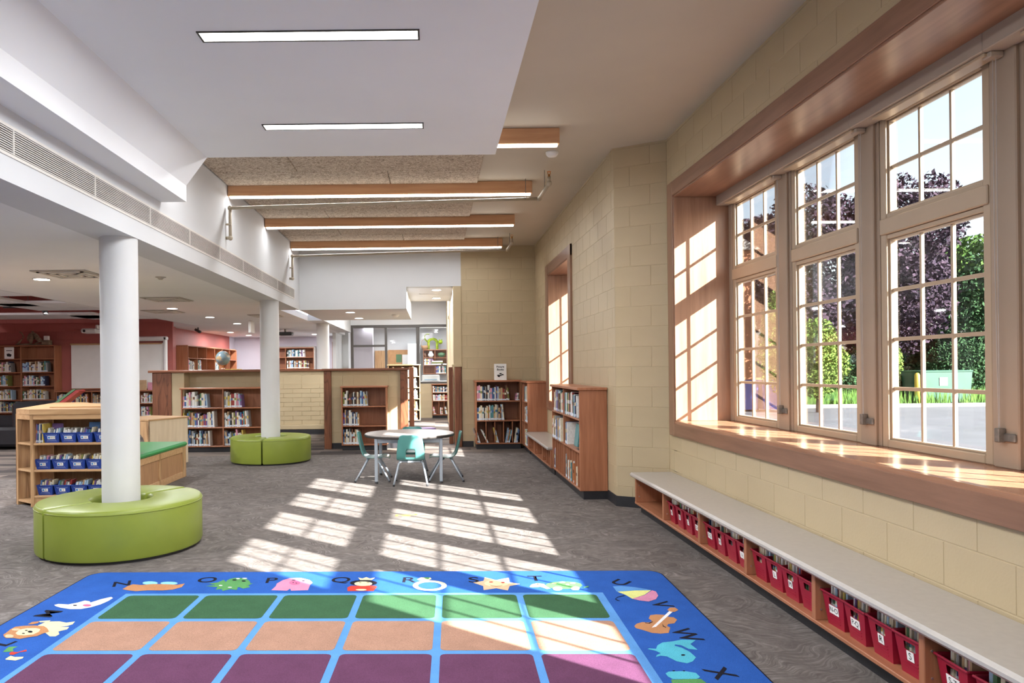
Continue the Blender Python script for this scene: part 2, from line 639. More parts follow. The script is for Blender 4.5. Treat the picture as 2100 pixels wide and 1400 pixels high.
def rect_sub(rects, op):
    out = []
    a0, a1, b0, b1 = op
    for (s0, s1, z0, z1) in rects:
        if s1 <= a0 or s0 >= a1 or z1 <= b0 or z0 >= b1:
            out.append((s0, s1, z0, z1)); continue
        if s0 < a0: out.append((s0, a0, z0, z1))
        if s1 > a1: out.append((a1, s1, z0, z1))
        m0, m1 = max(s0, a0), min(s1, a1)
        if z0 < b0: out.append((m0, m1, z0, b0))
        if z1 > b1: out.append((m0, m1, b1, z1))
    return out

def masonry(parent, p0, d, length, z0, z1, mat, openings=(), L=0.4064, H=0.2032, off=0.0, joint=0.005, depth=0.0028, name='block'):
    ang = math.atan2(d[1], d[0])
    n = int(math.ceil((z1 - z0) / H - 1e-6))
    for i in range(n):
        za, zb = z0 + i * H, min(z0 + (i + 1) * H, z1)
        s = off - (L / 2 if i % 2 else 0) - L
        while s < length:
            r = [(max(s, 0), min(s + L, length), za, zb)]
            s += L
            if r[0][1] - r[0][0] < 0.04:
                continue
            for op in openings:
                r = rect_sub(r, op)
            for (s0, s1, a, b) in r:
                if s1 - s0 < 0.03 or b - a < 0.03:
                    continue
                o = bpy.data.objects.new(name, block_mesh(s1 - s0 - joint, b - a - joint, mat, depth))
                C.objects.link(o)
                sc = (s0 + s1) / 2
                o.location = (p0[0] + d[0] * sc, p0[1] + d[1] * sc, (a + b) / 2)
                o.rotation_euler = (0, 0, ang)
                o.parent = parent

# ================================================================== THE SETTING
ZC = 3.66          # main ceiling
ZL = 2.53          # low ceiling and soffit
XL = -2.45         # bulkhead face
XW = 2.32          # window wall
XN = 1.86          # nook wall
YF = 13.0          # far wall

struct('floor', MB().box(-13, 2.9, -3.2, 13.3, -0.12, 0.0).box(-13, 1.2, 13.3, 27, -0.12, 0.0), MAT['carpet'], 'grey patterned carpet floor of the library')

# --- window wall
wr = MB()
wr.box(XW, 2.83, -3.2, 6.93, 0.0, 0.87)
wr.box(XW, 2.90, -3.2, 7.04, 3.07, ZC)
wr.box(XW, 2.83, 6.83, 7.04, 0.0, 3.07)
wr.box(XW, 2.83, -3.2, 1.25, 0.87, 3.07)
wall_right = struct('wall_right', wr, MAT['cream'], 'cream painted block wall with the wide window and reading bench')
masonry(wall_right, (XW, 7.04), (0, -1), 4.9, 0, ZC, MAT['cream'], [(0.0, 7.0, 0.757, 3.193), ], off=0.13)
# --- angled pier between window wall and nook
chd = Vector((XW - XN, 7.04 - 7.30))
chl = chd.length
chd.normalize()
wp = MB().prism([(XN, 7.30), (XW, 7.04), (2.83, 7.04), (2.83, 7.30), (2.4, 7.5)], 0, ZC)
wall_pier = struct('wall_pier', wp, MAT['cream'], 'angled cream block pier between the window wall and the nook')
masonry(wall_pier, (XN, 7.30), (chd.x, chd.y), chl, 0, ZC, MAT['cream'], off=0.16)
# --- nook wall
wn_ = MB()
wn_.box(XN, 2.40, 7.30, 9.72, 0, ZC)
wn_.box(XN, 2.40, 11.48, 13.3, 0, ZC)
wn_.box(XN, 2.40, 9.72, 11.48, 0, 0.87)
wn_.box(XN, 2.40, 9.72, 11.48, 2.94, ZC)
wall_nook = struct('wall_nook', wn_, MAT['cream'], 'cream block wall of the reading nook with a single window')
masonry(wall_nook, (XN, 13.0), (0, -1), 5.70, 0, ZC, MAT['cream'], [(1.31, 3.46, 0.0, 3.09)], off=0.1)
# --- far wall
wf = MB().box(0.50, 2.40, YF, 13.3, 0, ZC)
wall_far = struct('wall_far', wf, MAT['cream'], 'cream block wall at the end of the nook behind the picture books')
masonry(wall_far, (0.50, YF), (1, 0), 1.36, 0, ZC, MAT['cream'], off=0.3)
# --- pier beside the passage
pc = MB().cbox(0.35, 0.50, 12.97, 13.3, 1.46, 2.93, 0.006)
pc.cbox(0.32, 0.50, 12.94, 13.32, 1.46, 1.51, 0.004)
struct('wall_passage_pier', pc, MAT['cream'], 'slim cream pier beside the passage above the oak post')
struct('trim_1', MB().cbox(0.37, 0.49, 12.95, 13.25, 0, 1.46, 0.006), MAT['darkoak_z'], 'dark oak end post right of the passage')
struct('trim_2', MB().cbox(0.27, 0.35, 13.5, 13.8, 0, 1.46, 0.006), MAT['darkoak_z'], 'narrow dark oak post just inside the passage')
struct('wall_passage', MB().box(0.36, 0.50, 13.8, 17.2, 0, 3.5).box(0.36, 0.50, 17.2, 18.65, 2.75, 3.5).box(0.36, 0.50, 18.65, 20.9, 0, 3.5), MAT['cream'], 'cream side wall of the passage')
# --- white header and soffit over the low walls
hd = MB()
hd.box(XL - .02, -0.50, YF, 15.8, ZL, ZC)
hd.box(-0.50, 0.50, YF, 13.2, 2.93, ZC)
struct('wall_header', hd, MAT['white'], 'white drywall header and soffit above the low walls')
struct('ceiling_passage', MB().box(-0.5, 0.5, 13.2, 15.8, 2.93, 3.0), MAT['ceil_white'], 'white ceiling of the passage')
struct('ceiling_hall', MB().box(-2.45, 2.4, 15.8, 26, 3.5, 3.6), MAT['ceil_white'], 'white ceiling before the glazed office')
# --- bulkhead with the grille
struct('wall_left_bulkhead', MB().box(-2.80, XL, -3.2, YF, ZL, ZC), MAT['white'], 'long white bulkhead over the round columns')
struct('wall_bulkhead_beyond', MB().box(-2.80, XL, 15.8, 21.0, ZL, 3.5), MAT['white'], 'white bulkhead running on beyond the soffit')
# --- ceilings
struct('ceiling', MB().box(-2.8, 2.9, -3.2, 13.3, ZC, ZC + .1), MAT['beige_ceiling'], 'beige painted main ceiling')
ceiling = bpy.data.objects['ceiling']
struct('ceiling_cloud', MB().prism_y([(0.57, 3.35), (0.57, ZC), (XL, ZC), (XL, 2.953), (-2.22, 2.953), (-2.22, 3.10), (-2.03, 3.35)], -3.2, 6.42),
       MAT['ceil_white'], 'dropped white ceiling panel with slanted edge and recessed lights')
cl = MB()
cl.box(-5.71, -2.80, -3.2, 23.3, ZL, ZL + .12)
cl.box(-6.6, -5.71, 17.35, 23.3, ZL, ZL + .12)
struct('ceiling_low', cl, MAT['ceil_white'], 'low white ceiling over the stacks')
struct('ceiling_open', MB().box(-13, -5.75, -3.2, 17.4, 3.3, 3.4), MAT['red'], 'dark red open ceiling above the hanging panels')
struct('trim_3', MB().box(-5.75, -5.71, -3.2, 17.3, ZL, 3.3), MAT['white'], 'white edge of the low ceiling')
# --- wood wool boards: one object per board, laid between the beams
BEAM_Y = [6.70, 8.56, 10.41, 12.26]
rows = [(6.42, 6.63)] if False else []
spans = [(6.42, 6.62), (6.78, 8.48), (8.64, 10.33), (10.49, 12.18)]
for si, (ya, yb) in enumerate(spans):
    k = 3 if yb - ya > 1 else 1
    for r in range(k):
        y0 = ya + (yb - ya) * r / k
        y1 = ya + (yb - ya) * (r + 1) / k
        cuts = [XL + .01] + ([-1.5, 0.54] if (r + si) % 2 == 0 else [-0.5, 0.54])
        for c0, c1 in zip(cuts, cuts[1:]):
            MB().cbox(c0 + .003, c1 - .003, y0 + .003, y1 - .003, ZC - .03, ZC, 0.007).build('acoustic_board', MAT['woodwool'], ceiling)
# cornice bead along the ceiling
bead = MB()
bead.box(XN - .012, XN, 7.3, 13.0, ZC - .02, ZC)
bead.box(0.5, XN, YF - .012, YF, ZC - .02, ZC)
bead.box(XW - .012, XW, -3.2, 7.04, ZC - .02, ZC)
bead.prism([(XN - .012, 7.30), (XN + .0, 7.29), (XW, 7.03), (XW - .012, 7.028)], ZC - .02, ZC)
struct('trim_4', bead, MAT['cream'], 'thin cream bead where the block walls meet the ceiling')
# --- baseboards
bb = MB()
bb.prism([(XN - .012, 7.65), (XN - .012, 7.292), (XW - .03, 7.02), (XW, 7.04), (XN, 7.30), (XN, 7.65)], 0, 0.105)
struct('baseboard_right', bb, MAT['rubber'], 'black rubber base around the angled pier')
struct('baseboard_far', MB().box(0.5, 0.70, YF - .015, YF, 0, 0.105), MAT['rubber'], 'black rubber base beside the oak post')
# --- back and side walls behind the camera
struct('wall_back', MB().box(-13, 2.9, -3.3, -3.2, 0, ZC), MAT['white'], 'white wall behind the viewer')
struct('wall_left', MB().box(-13.1, -13, -3.2, 17.3, 0, 3.4), MAT['red'], 'red wall on the far left')

# --- red block wall
wred = MB()
wred.box(-13, -6.35, 17.30, 17.5, 0, 3.3)
wall_red = struct('wall_red', wred, MAT['red'], 'brick red block wall behind the tall bookcase and white boards')
masonry(wall_red, (-11.6, 17.30), (1, 0), 5.25, 1.016, 3.25, MAT['red'], [(0.6, 2.85, 0.0, 2.09), (2.85, 5.1, 0, 2.05)])
wr2 = MB().box(-6.65, -6.5, 17.5, 22.6, 0, ZL)
wall_red2 = struct('wall_red_return', wr2, MAT['red'], 'brick red return wall above the long far shelf')
wfw = MB().box(-6.65, -2.0, 23.2, 23.4, 0, 3.5)
wfw.box(-6.65, -6.5, 22.6, 23.2, 0, ZL)
struct('wall_far_white', wfw, MAT['lavender'], 'pale lavender wall at the far end of the library')
struct('wall_far_pillar', MB().box(-3.1, -2.70, 22.4, 23.2, 0, 3.5), MAT['white'], 'white pillar left of the glazed office')
struct('door_1', MB().cbox(-3.32, -3.12, 23.14, 23.2, 0, 2.35, .01), MAT['cherry_z'], 'narrow reddish door beside the white pillar')

# --- columns
for i, (cx, cy, r) in enumerate([(-2.606, 5.90, 0.148), (-2.606, 11.28, 0.148), (-2.64, 16.9, 0.148)]):
    cm = MB().lathe([(r, 0.0), (r, ZL + .005)], 48, cx, cy)
    o = smooth_by_angle(cm.build('column', MAT['white_col']))
    o['kind'] = 'structure'
    o['label'] = ['white round column rising through the nearer lime ottoman', 'white round column rising through the farther lime ottoman', 'small far round column behind the low wall'][i]

# --- low walls
lw = MB()
lw.box(-4.66, -2.90, 12.90, 13.10, 0, 1.41)
lw.box(-4.66, -4.44, 12.62, 12.90, 0, 1.41)
low_left = struct('wall_low_left', lw, MAT['cream'], 'low cream block wall behind the two bay bookcase')
masonry(low_left, (-4.44, 12.90), (1, 0), 1.54, 0, 1.41, MAT['cream'], [(0.0, 1.5, 0, 1.13)])
masonry(low_left, (-4.66, 12.62), (1, 0), 0.22, 0, 1.41, MAT['cream'], H=1.41)
struct('trim_5', MB().cbox(-5.0, -4.662, 12.60, 13.1, 0, 1.41, .006), MAT['darkoak_z'], 'dark oak end panel of the left low wall')
cap = MB().cbox(-5.06, -2.87, 12.56, 13.14, 1.41, 1.452, .006)
struct('trim_6', cap, MAT['darkoak_x'], 'dark oak cap of the left low wall')
lf = MB().box(-1.87, -0.62, 12.90, 13.10, 0, 1.41)
low_front = struct('wall_low_front', lf, MAT['cream'], 'low cream block wall behind the small bookcase')
masonry(low_front, (-1.87, 12.90), (1, 0), 1.25, 0.105, 1.41, MAT['cream'], [(0.2, 1.04, 0, 1.13)], off=0.2)
struct('trim_7', MB().cbox(-2.0, -1.87, 12.84, 13.12, 0, 1.41, .006), MAT['darkoak_z'], 'dark oak post left of the small bookcase')
struct('trim_8', MB().cbox(-0.62, -0.49, 12.84, 13.12, 0, 1.41, .006), MAT['darkoak_z'], 'dark oak end of the front low wall')
struct('trim_9', MB().cbox(-0.50, -0.41, 13.9, 14.1, 0, 1.47, .006), MAT['darkoak_z'], 'dark oak post inside the passage')
struct('wall_low_side', MB().box(-2.0, -1.87, 13.12, 16.0, 0, 1.41), MAT['cream'], 'low cream side wall running back to the recess')
cap2 = MB().cbox(-2.03, -0.46, 12.80, 13.16, 1.41, 1.452, .006)
cap2.cbox(-2.03, -1.84, 13.16, 16.2, 1.41, 1.452, .006)
cap2.cbox(-3.8, -2.03, 15.94, 16.24, 1.41, 1.452, .006)
struct('trim_10', cap2, MAT['darkoak_x'], 'dark oak cap of the front low wall and the recess')
lr = MB().box(-3.8, -2.0, 16.0, 16.2, 0, 1.41)
low_rec = struct('wall_low_recess', lr, MAT['cream'], 'low cream brick wall at the back of the recess')
masonry(low_rec, (-3.8, 16.0), (1, 0), 1.8, 0.21, 1.12, MAT['cream'], H=0.101, depth=.008)
masonry(low_rec, (-3.8, 16.0), (1, 0), 1.8, 1.12, 1.41, MAT['cream'], H=0.2)
MB().cbox(-3.8, -2.0, 15.94, 16.0, 0.105, 0.21, .01).build('ledge', MAT['cream'], low_rec)
bl = MB()
bl.box(-3.8, -2.0, 15.93, 16.0, 0, 0.105)
bl.box(-1.87, -1.66, 12.885, 12.90, 0, 0.105)
bl.box(-0.85, -0.62, 12.885, 12.90, 0, 0.105)
struct('baseboard_low', bl, MAT['rubber'], 'black rubber base along the low walls')

# ================================================================== WINDOWS
def window_unit(name, label, xin, ybase, W, zb, zt, ncol, rows_low, transom=None, rows_up=0, stile=0.055, zhead=0.10, mat='winframe'):
    """fixed window: frame, transom, glazing bars and one pane per light; the inner face is at x = xin"""
    root = struct_root(name, label)
    root.location = (xin, ybase, 0)
    m = MAT[mat]
    D = 0.075
    def part(n, b, mm=m):
        return b.build(n, mm, root)
    part('frame_stile', MB().cbox(0, D, 0, stile, zb, zt, .006))
    part('frame_stile', MB().cbox(0, D, W - stile, W, zb, zt, .006))
    part('frame_rail', MB().cbox(0, D, stile, W - stile, zb, zb + 0.05, .006))
    part('frame_rail', MB().cbox(0, D, stile, W - stile, zt - zhead, zt, .006))
    zones = []
    if transom:
        t0, t1 = transom
        t = MB().cbox(-0.012, D, 0.01, W - 0.01, t0 + .03, t1 - .03, .006)
        t.cbox(0.006, D, stile, W - stile, t0, t0 + .03, .004)
        t.cbox(0.006, D, stile, W - stile, t1 - .03, t1, .004)
        part('transom', t)
        zones = [(zb + 0.05, t0, rows_low), (t1, zt - zhead, rows_up)]
    else:
        zones = [(zb + 0.05, zt - zhead, rows_low)]
    y0, y1 = stile, W - stile
    pane_cache = {}
    for (za, zb_, nr) in zones:
        s = 0.012
        # inner bead of the sash
        sash = MB()
        sash.cbox(0.02, 0.06, y0, y0 + s, za, zb_, .003)
        sash.cbox(0.02, 0.06, y1 - s, y1, za, zb_, .003)
        sash.cbox(0.02, 0.06, y0 + s, y1 - s, za, za + s, .003)
        sash.cbox(0.02, 0.06, y0 + s, y1 - s, zb_ - s, zb_, .003)
        part('sash_bead', sash)
        ya, yb_ = y0 + s, y1 - s
        za2, zb2 = za + s, zb_ - s
        pw, ph = (yb_ - ya) / ncol, (zb2 - za2) / nr
        for c in range(1, ncol):
            yy = ya + c * pw
            part('glazing_bar', MB().cbox(0.032, 0.052, yy - .009, yy + .009, za2, zb2, .002))
        for r in range(1, nr):
            zz = za2 + r * ph
            part('glazing_bar', MB().cbox(0.033, 0.051, ya, yb_, zz - .011, zz + .011, .002))
        me = MB().box(-0.002, 0.002, -pw / 2 + .007, pw / 2 - .007, -ph / 2 + .007, ph / 2 - .007).mesh('pane', MAT['glass'])
        for c in range(ncol):
            for r in range(nr):
                o = bpy.data.objects.new('pane', me)
                C.objects.link(o)
                o.location = (0.042, ya + (c + .5) * pw, za2 + (r + .5) * ph)
                o.parent = root
    return root

PITCH = 1.115
W1Y = 5.84
WLAB = ['window nearest the lit wooden jamb', 'middle window with the dark purple tree outside', 'near window showing the sky and green dumpster', 'fourth window of the row toward the viewer', 'last window of the row behind the viewer']
w1 = window_unit('window_1', WLAB[0], 2.83, W1Y, 0.895, 0.90, 3.04, 3, 4, (2.20, 2.36), 2)
for i in range(1, 5):
    w = copy_tree(w1)
    w.name = 'window_%d' % (i + 1)
    w.location.y = W1Y - PITCH * i
    w['label'] = WLAB[i]
# posts between the windows
PLAB = ['taupe post between the far and middle windows', 'taupe post between the middle and near windows', 'wide taupe post right of the near window', 'taupe post beyond the right edge', 'taupe end post behind the viewer', 'slim taupe post against the lit jamb']
posts = [(W1Y - PITCH * i - (PITCH - .895), W1Y - PITCH * i) for i in range(4)] + [(1.25, W1Y - PITCH * 4), (W1Y + .895, 6.83)]
for i, (a, b) in enumerate(posts):
    pm = MB().cbox(2.825, 2.905, a + .002, b - .002, 0.90, 3.04, .005)
    if b - a > .15:
        pm.cbox(2.805, 2.83, a + .03, b - .03, 0.90, 3.04, .006)
    struct('trim_%d' % (11 + i), pm, MAT['winpost'], PLAB[i])
struct('window_head_board', MB().box(2.83, 2.90, 1.25, 6.83, 3.04, 3.07), MAT['winpost'], 'taupe board closing the head of the window row')

# --- timber surround of the wide window
ws = struct_root('trim_surround_wide', 'orange brown timber surround of the wide window with deep sill')
MB().cbox(2.295, 2.845, 1.28, 6.83, 0.86, 0.90, .004).build('sill_board', MAT['sillwood'], ws)
MB().cbox(2.30, 2.845, 1.28, 6.83, 3.04, 3.068, .004).build('head_panel', MAT['trimwood_y'], ws)
MB().cbox(2.30, 2.845, 6.80, 6.829, 0.90, 3.04, .003).build('jamb_panel', MAT['trimwood_z'], ws)
MB().cbox(2.30, 2.845, 1.26, 1.28, 0.90, 3.04, .003).build('jamb_panel', MAT['trimwood_z'], ws)
MB().cbox(2.290, 2.322, 1.12, 6.955, 0.757, 0.875, .004).build('casing_board', MAT['trimwood_y'], ws)
MB().cbox(2.290, 2.322, 1.12, 6.955, 3.055, 3.193, .004).build('casing_board', MAT['trimwood_y'], ws)
MB().cbox(2.288, 2.322, 6.812, 6.957, 0.757, 3.193, .004).build('casing_board', MAT['trimwood_z'], ws)
# --- nook window and its surround
wns = window_unit('window_6', 'window of the reading nook above the low bench', 2.37, 9.75, 1.70, 0.90, 2.91, 6, 4)
wsn = struct_root('trim_surround_nook', 'orange brown timber surround of the nook window')
MB().cbox(1.83, 2.38, 9.72, 11.48, 0.87, 0.90, .004).build('sill_board', MAT['sillwood'], wsn)
MB().cbox(1.84, 2.38, 9.72, 11.48, 2.91, 2.94, .004).build('head_panel', MAT['trimwood_y'], wsn)
MB().cbox(1.84, 2.38, 11.45, 11.48, 0.90, 2.91, .003).build('jamb_panel', MAT['trimwood_z'], wsn)
MB().cbox(1.84, 2.38, 9.72, 9.75, 0.90, 2.91, .003).build('jamb_panel', MAT['trimwood_z'], wsn)
MB().cbox(1.832, 1.862, 9.54, 11.69, 2.925, 3.085, .004).build('casing_board', MAT['trimwood_y'], wsn)
MB().cbox(1.830, 1.862, 9.54, 9.735, 0.78, 3.085, .004).build('casing_board', MAT['trimwood_z'], wsn)
MB().cbox(1.830, 1.862, 11.465, 11.69, 0.78, 3.085, .004).build('casing_board', MAT['trimwood_z'], wsn)
MB().cbox(1.832, 1.862, 9.54, 11.69, 0.75, 0.89, .004).build('casing_board', MAT['trimwood_y'], wsn)

wpa = window_unit('window_8', 'tall side window beyond the passage', .40, 17.25, 1.35, .0, 2.75, 2, 2)
# --- roller shades: fascia, cord chain, chain tensioner on the post
SLAB = ['beige roller shade fascia and chain at the far window', 'beige roller shade fascia and chain at the middle window', 'beige roller shade with long bead chain at the near window', 'beige roller shade fascia at the fourth window', 'beige roller shade fascia at the last window']
for i in range(5):
    yb = W1Y - PITCH * i
    y0 = yb - 0.115 if i < 4 else 1.285
    y1 = yb + PITCH - 0.115 if i else 6.795
    t = thing('roller_shade', SLAB[i], 'roller shade', (2.76, yb, 2.95), 0, 'roller shades of the wide window')
    f = MB().cbox(-.055, .06, y0 - yb + .001, y1 - yb - .001, 0.0, 0.115, .004)
    f.build('fascia', MAT['valance'], t)
    MB().cbox(-.035, .045, -0.10, 0.80, -0.018, 0.0, .003).build('bottom_bar', MAT['winframe'], t)
    MB().cbox(-.02, .045, -0.125, -0.07, -0.028, 0.0, .004).build('end_bracket', MAT['valance'], t)
    ch = MB()
    zt, zb = -0.02, -1.87
    for dy in (-0.105, -0.085):
        ch.tube([(0.02, dy, zt), (0.022, dy + .004, -0.9), (0.025, -0.095 + (dy + .095) * .3, zb)], 0.002, 6)
    ch.build('bead_chain', MAT['ventgrey'], t)
    tn = MB()
    tn.cbox(0.005, 0.045, -0.115, -0.085, zb - .05, zb + .02, .004)
    tn.cbox(0.03, 0.045, -0.18, -0.085, zb - .045, zb - .005, .004)
    tn.build('chain_tensioner', MAT['steel'], t)

# ================================================================== OUTSIDE
def foliage_mat(name, c1, c2):
    m, nt, b = new_mat(name)
    v = coords(nt)
    f = noise(nt, v, 3.0, 3)
    nt.links.new(ramp(nt, f, [(0.3, lin(c1)), (0.7, lin(c2))]), b.inputs['Base Color'])
    b.inputs['Roughness'].default_value = 0.85
    b.inputs['Specular IOR Level'].default_value = 0.1
    return m
MAT['leaf_purple'] = foliage_mat('purple_leaves', (32, 27, 40), (66, 52, 64))
MAT['leaf_green'] = foliage_mat('green_leaves', (40, 70, 32), (84, 112, 50))
MAT['leaf_dark'] = foliage_mat('dark_green_leaves', (26, 50, 34), (56, 84, 52))
MAT['leaf_bright'] = foliage_mat('bright_leaves', (70, 98, 40), (110, 128, 64))
MAT['bark'] = wood('bark', (58, 48, 40), (92, 78, 66), 'z', 4, 0.9, 6)
MAT['asphalt'] = paint('asphalt', (72, 74, 80), 0.9, 0.06, 0.8, 0.2, 60)
MAT['kerb'] = paint('kerb_concrete', (128, 124, 116), 0.85, 0.04, 3)
MAT['grass'] = paint('meadow_ground', (74, 88, 48), 0.95, 0.25, 2.5)
MAT['brickout'] = paint('orange_brick', (136, 88, 62), 0.85, 0.08, 6)
MAT['bollard'] = paint('yellow_bollard', (184, 154, 56), 0.5, 0.03, 4)
MAT['dumpster'] = paint('green_steel', (30, 72, 56), 0.5, 0.06, 3)

GZ = -0.15
struct('ground_asphalt', MB().box(2.9, 60, -40, 26.0, GZ - .1, GZ).box(1.2, 2.9, 13.3, 26.0, GZ - .1, GZ), MAT['asphalt'], 'grey asphalt lot outside the windows')
struct('ground_kerb', MB().cbox(8, 60, 26.0, 26.3, GZ - .1, GZ + .12, .03), MAT['kerb'], 'pale concrete kerb at the edge of the lot')
struct('ground_meadow', MB().box(2.9, 90, 26.3, 90, GZ - .1, GZ + .06), MAT['grass'], 'grassy bank beyond the kerb')

def leaves(mb, blobs, n, size, rnd):
    tot = sum(r[3] * r[4] * r[5] for r in blobs)
    for (cx, cy, cz, rx, ry, rz) in blobs:
        k = int(n * rx * ry * rz / tot) + 1
        for _ in range(k):
            while True:
                a, b, c = rnd.uniform(-1, 1), rnd.uniform(-1, 1), rnd.uniform(-1, 1)
                q = a * a + b * b + c * c
                if q <= 1 and q > rnd.random() * .55:
                    break
            p = Vector((cx + a * rx, cy + b * ry, cz + c * rz))
            u = Vector((rnd.gauss(0, 1), rnd.gauss(0, 1), rnd.gauss(0, 1))).normalized()
            w = u.cross(Vector((rnd.gauss(0, 1), rnd.gauss(0, 1), rnd.gauss(0, 1)))).normalized()
            s = size * rnd.uniform(.6, 1.3)
            mb.add([p - u * s, p + w * s * .55, p + u * s, p - w * s * .55], [(0, 1, 2, 3)])

def tree(name, label, x, y, h, crown_r, crown_z0, mat, n, size, seed, group=None, cat='tree', nb=9, conic=False):
    rnd = random.Random(seed)
    t = thing(name, label, cat, (x, y, GZ), 0, group)
    MB().tube([(0, 0, 0), (.05, .02, h * .35), (0, 0, h * .75)], .05 * h ** .7 * .6, 8, 0, .05).build('trunk', MAT['bark'], t)
    blobs = []
    if conic:
        for i in range(nb):
            z = crown_z0 + (h - crown_z0) * i / nb
            r = crown_r * (1 - i / (nb + .5))
            blobs.append((0, 0, z + .4, r, r, (h - crown_z0) / nb * .9))
    else:
        zc = (crown_z0 + h) / 2
        rz = (h - crown_z0) / 2
        blobs.append((0, 0, zc, crown_r * .8, crown_r * .8, rz * .85))
        for i in range(nb):
            a = rnd.uniform(0, 2 * PI)
            e = rnd.uniform(-.8, .9)
            rr = crown_r * math.sqrt(max(0, 1 - e * e)) * .72
            blobs.append((rr * math.cos(a), rr * math.sin(a), zc + e * rz * .72, crown_r * .42, crown_r * .42, rz * .36))
    mb = MB()
    leaves(mb, blobs, n, size, rnd)
    mb.build('crown', mat, t)
    return t

TG = 'trees across the lot'
tree('maple_tree', 'tall dark purple leaved maple seen through the middle window', 17.0, 31.5, 9.9, 3.6, 1.2, MAT['leaf_purple'], 23400, 0.110, 3, TG)
tree('maple_tree', 'dark purple leaved maple at the left of the near window', 19.4, 30.0, 10.4, 2.6, 1.0, MAT['leaf_purple'], 16900, 0.104, 4, TG)
tree('maple_tree', 'purple maple with orange tips seen through the far window', 14.6, 33.0, 8.6, 2.2, 2.6, MAT['leaf_purple'], 11700, 0.110, 5, TG)
tree('leafy_tree', 'green leafy tree right of the near window above the dumpster', 25.6, 33.5, 8.0, 2.6, 3.0, MAT['leaf_green'], 14300, 0.116, 6, TG)
tree('spruce_tree', 'dark green spruce behind the dumpster', 24.2, 32.0, 6.2, 2.6, .3, MAT['leaf_dark'], 18200, 0.099, 7, TG, nb=10, conic=True)
tree('spruce_tree', 'broad dark green spruce right of the dumpster', 27.4, 33.0, 6.8, 2.8, .3, MAT['leaf_dark'], 18200, 0.099, 8, TG, nb=10, conic=True)
tree('spruce_tree', 'dark spruce between the purple maples', 22.0, 34.5, 6.4, 2.6, .3, MAT['leaf_dark'], 15600, 0.099, 9, TG, nb=9, conic=True)
BG = 'shrubs along the kerb'
tree('leafy_shrub', 'bright green tall shrub at the left of the middle window', 12.7, 23.6, 3.4, .95, .2, MAT['leaf_bright'], 9880, 0.052, 12, BG, 'shrub', 7)
tree('leafy_shrub', 'bright green shrub before the brick building', 11.0, 22.6, 4.4, .75, .3, MAT['leaf_bright'], 7800, 0.052, 13, BG, 'shrub', 7)
tree('leafy_shrub', 'pale green shrub at the left of the near window', 18.0, 28.6, 3.0, .9, .0, MAT['leaf_bright'], 8320, 0.052, 14, BG, 'shrub', 6)
tree('leafy_shrub', 'dark green low shrub behind the yellow bollards', 21.8, 30.0, 2.6, 1.6, .0, MAT['leaf_dark'], 10920, 0.064, 15, BG, 'shrub', 8)
tree('leafy_shrub', 'dark green low hedge shrub under the purple maple', 16.4, 29.8, 2.0, 1.8, .0, MAT['leaf_dark'], 10920, 0.064, 16, BG, 'shrub', 8)
tree('leafy_shrub', 'green low hedge shrub at the right of the lot', 24.6, 30.5, 2.4, 1.8, .0, MAT['leaf_green'], 10920, 0.064, 17, BG, 'shrub', 8)
# tall meadow grass along the kerb
gr = MB()
rg = random.Random(21)
for _ in range(5200):
    x, y = rg.uniform(9, 30), rg.uniform(26.35, 28.4)
    hh = rg.uniform(.2, .75)
    dx, dy = rg.uniform(-.1, .1), rg.uniform(-.06, .06)
    gr.add([(x - .025, y, GZ), (x + .025, y, GZ), (x + dx, y + dy, GZ + hh)], [(0, 1, 2)])
tag(gr.build('tall_grass', MAT['leaf_green']), 'tall green meadow grass along the kerb', 'grass', kind='stuff')
# dumpster
d = thing('dumpster', 'green steel dumpster by the trees across the lot', 'dumpster', (19.3, 27.4, GZ), 0)
MB().prism_y([(-.85, .12), (.85, .12), (.95, 1.25), (-.95, 1.25)], -.6, .6).build('body', MAT['dumpster'], d)
MB().cbox(-.98, .98, -.62, .62, 1.25, 1.32, .02).build('lid', MAT['dumpster'], d)
MB().cbox(-.30, .0, -.62, -.6, .75, 1.05, .004).build('notice', MAT['card'], d)
MB().cbox(-.98, -.85, -.2, .2, .6, .8, .02).build('fork_pocket', MAT['dumpster'], d)
for i, (x, y, l) in enumerate([(18.1, 26.7, 'yellow steel bollard left of the dumpster'), (20.9, 26.7, 'yellow steel bollard right of the dumpster')]):
    b = MB().lathe([(.09, 0), (.09, 1.15), (.06, 1.22), (.02, 1.24)], 14)
    o = b.build('bollard', MAT['bollard'], loc=(x, y, GZ), smooth=True)
    tag(o, l, 'bollard', 'yellow bollards')
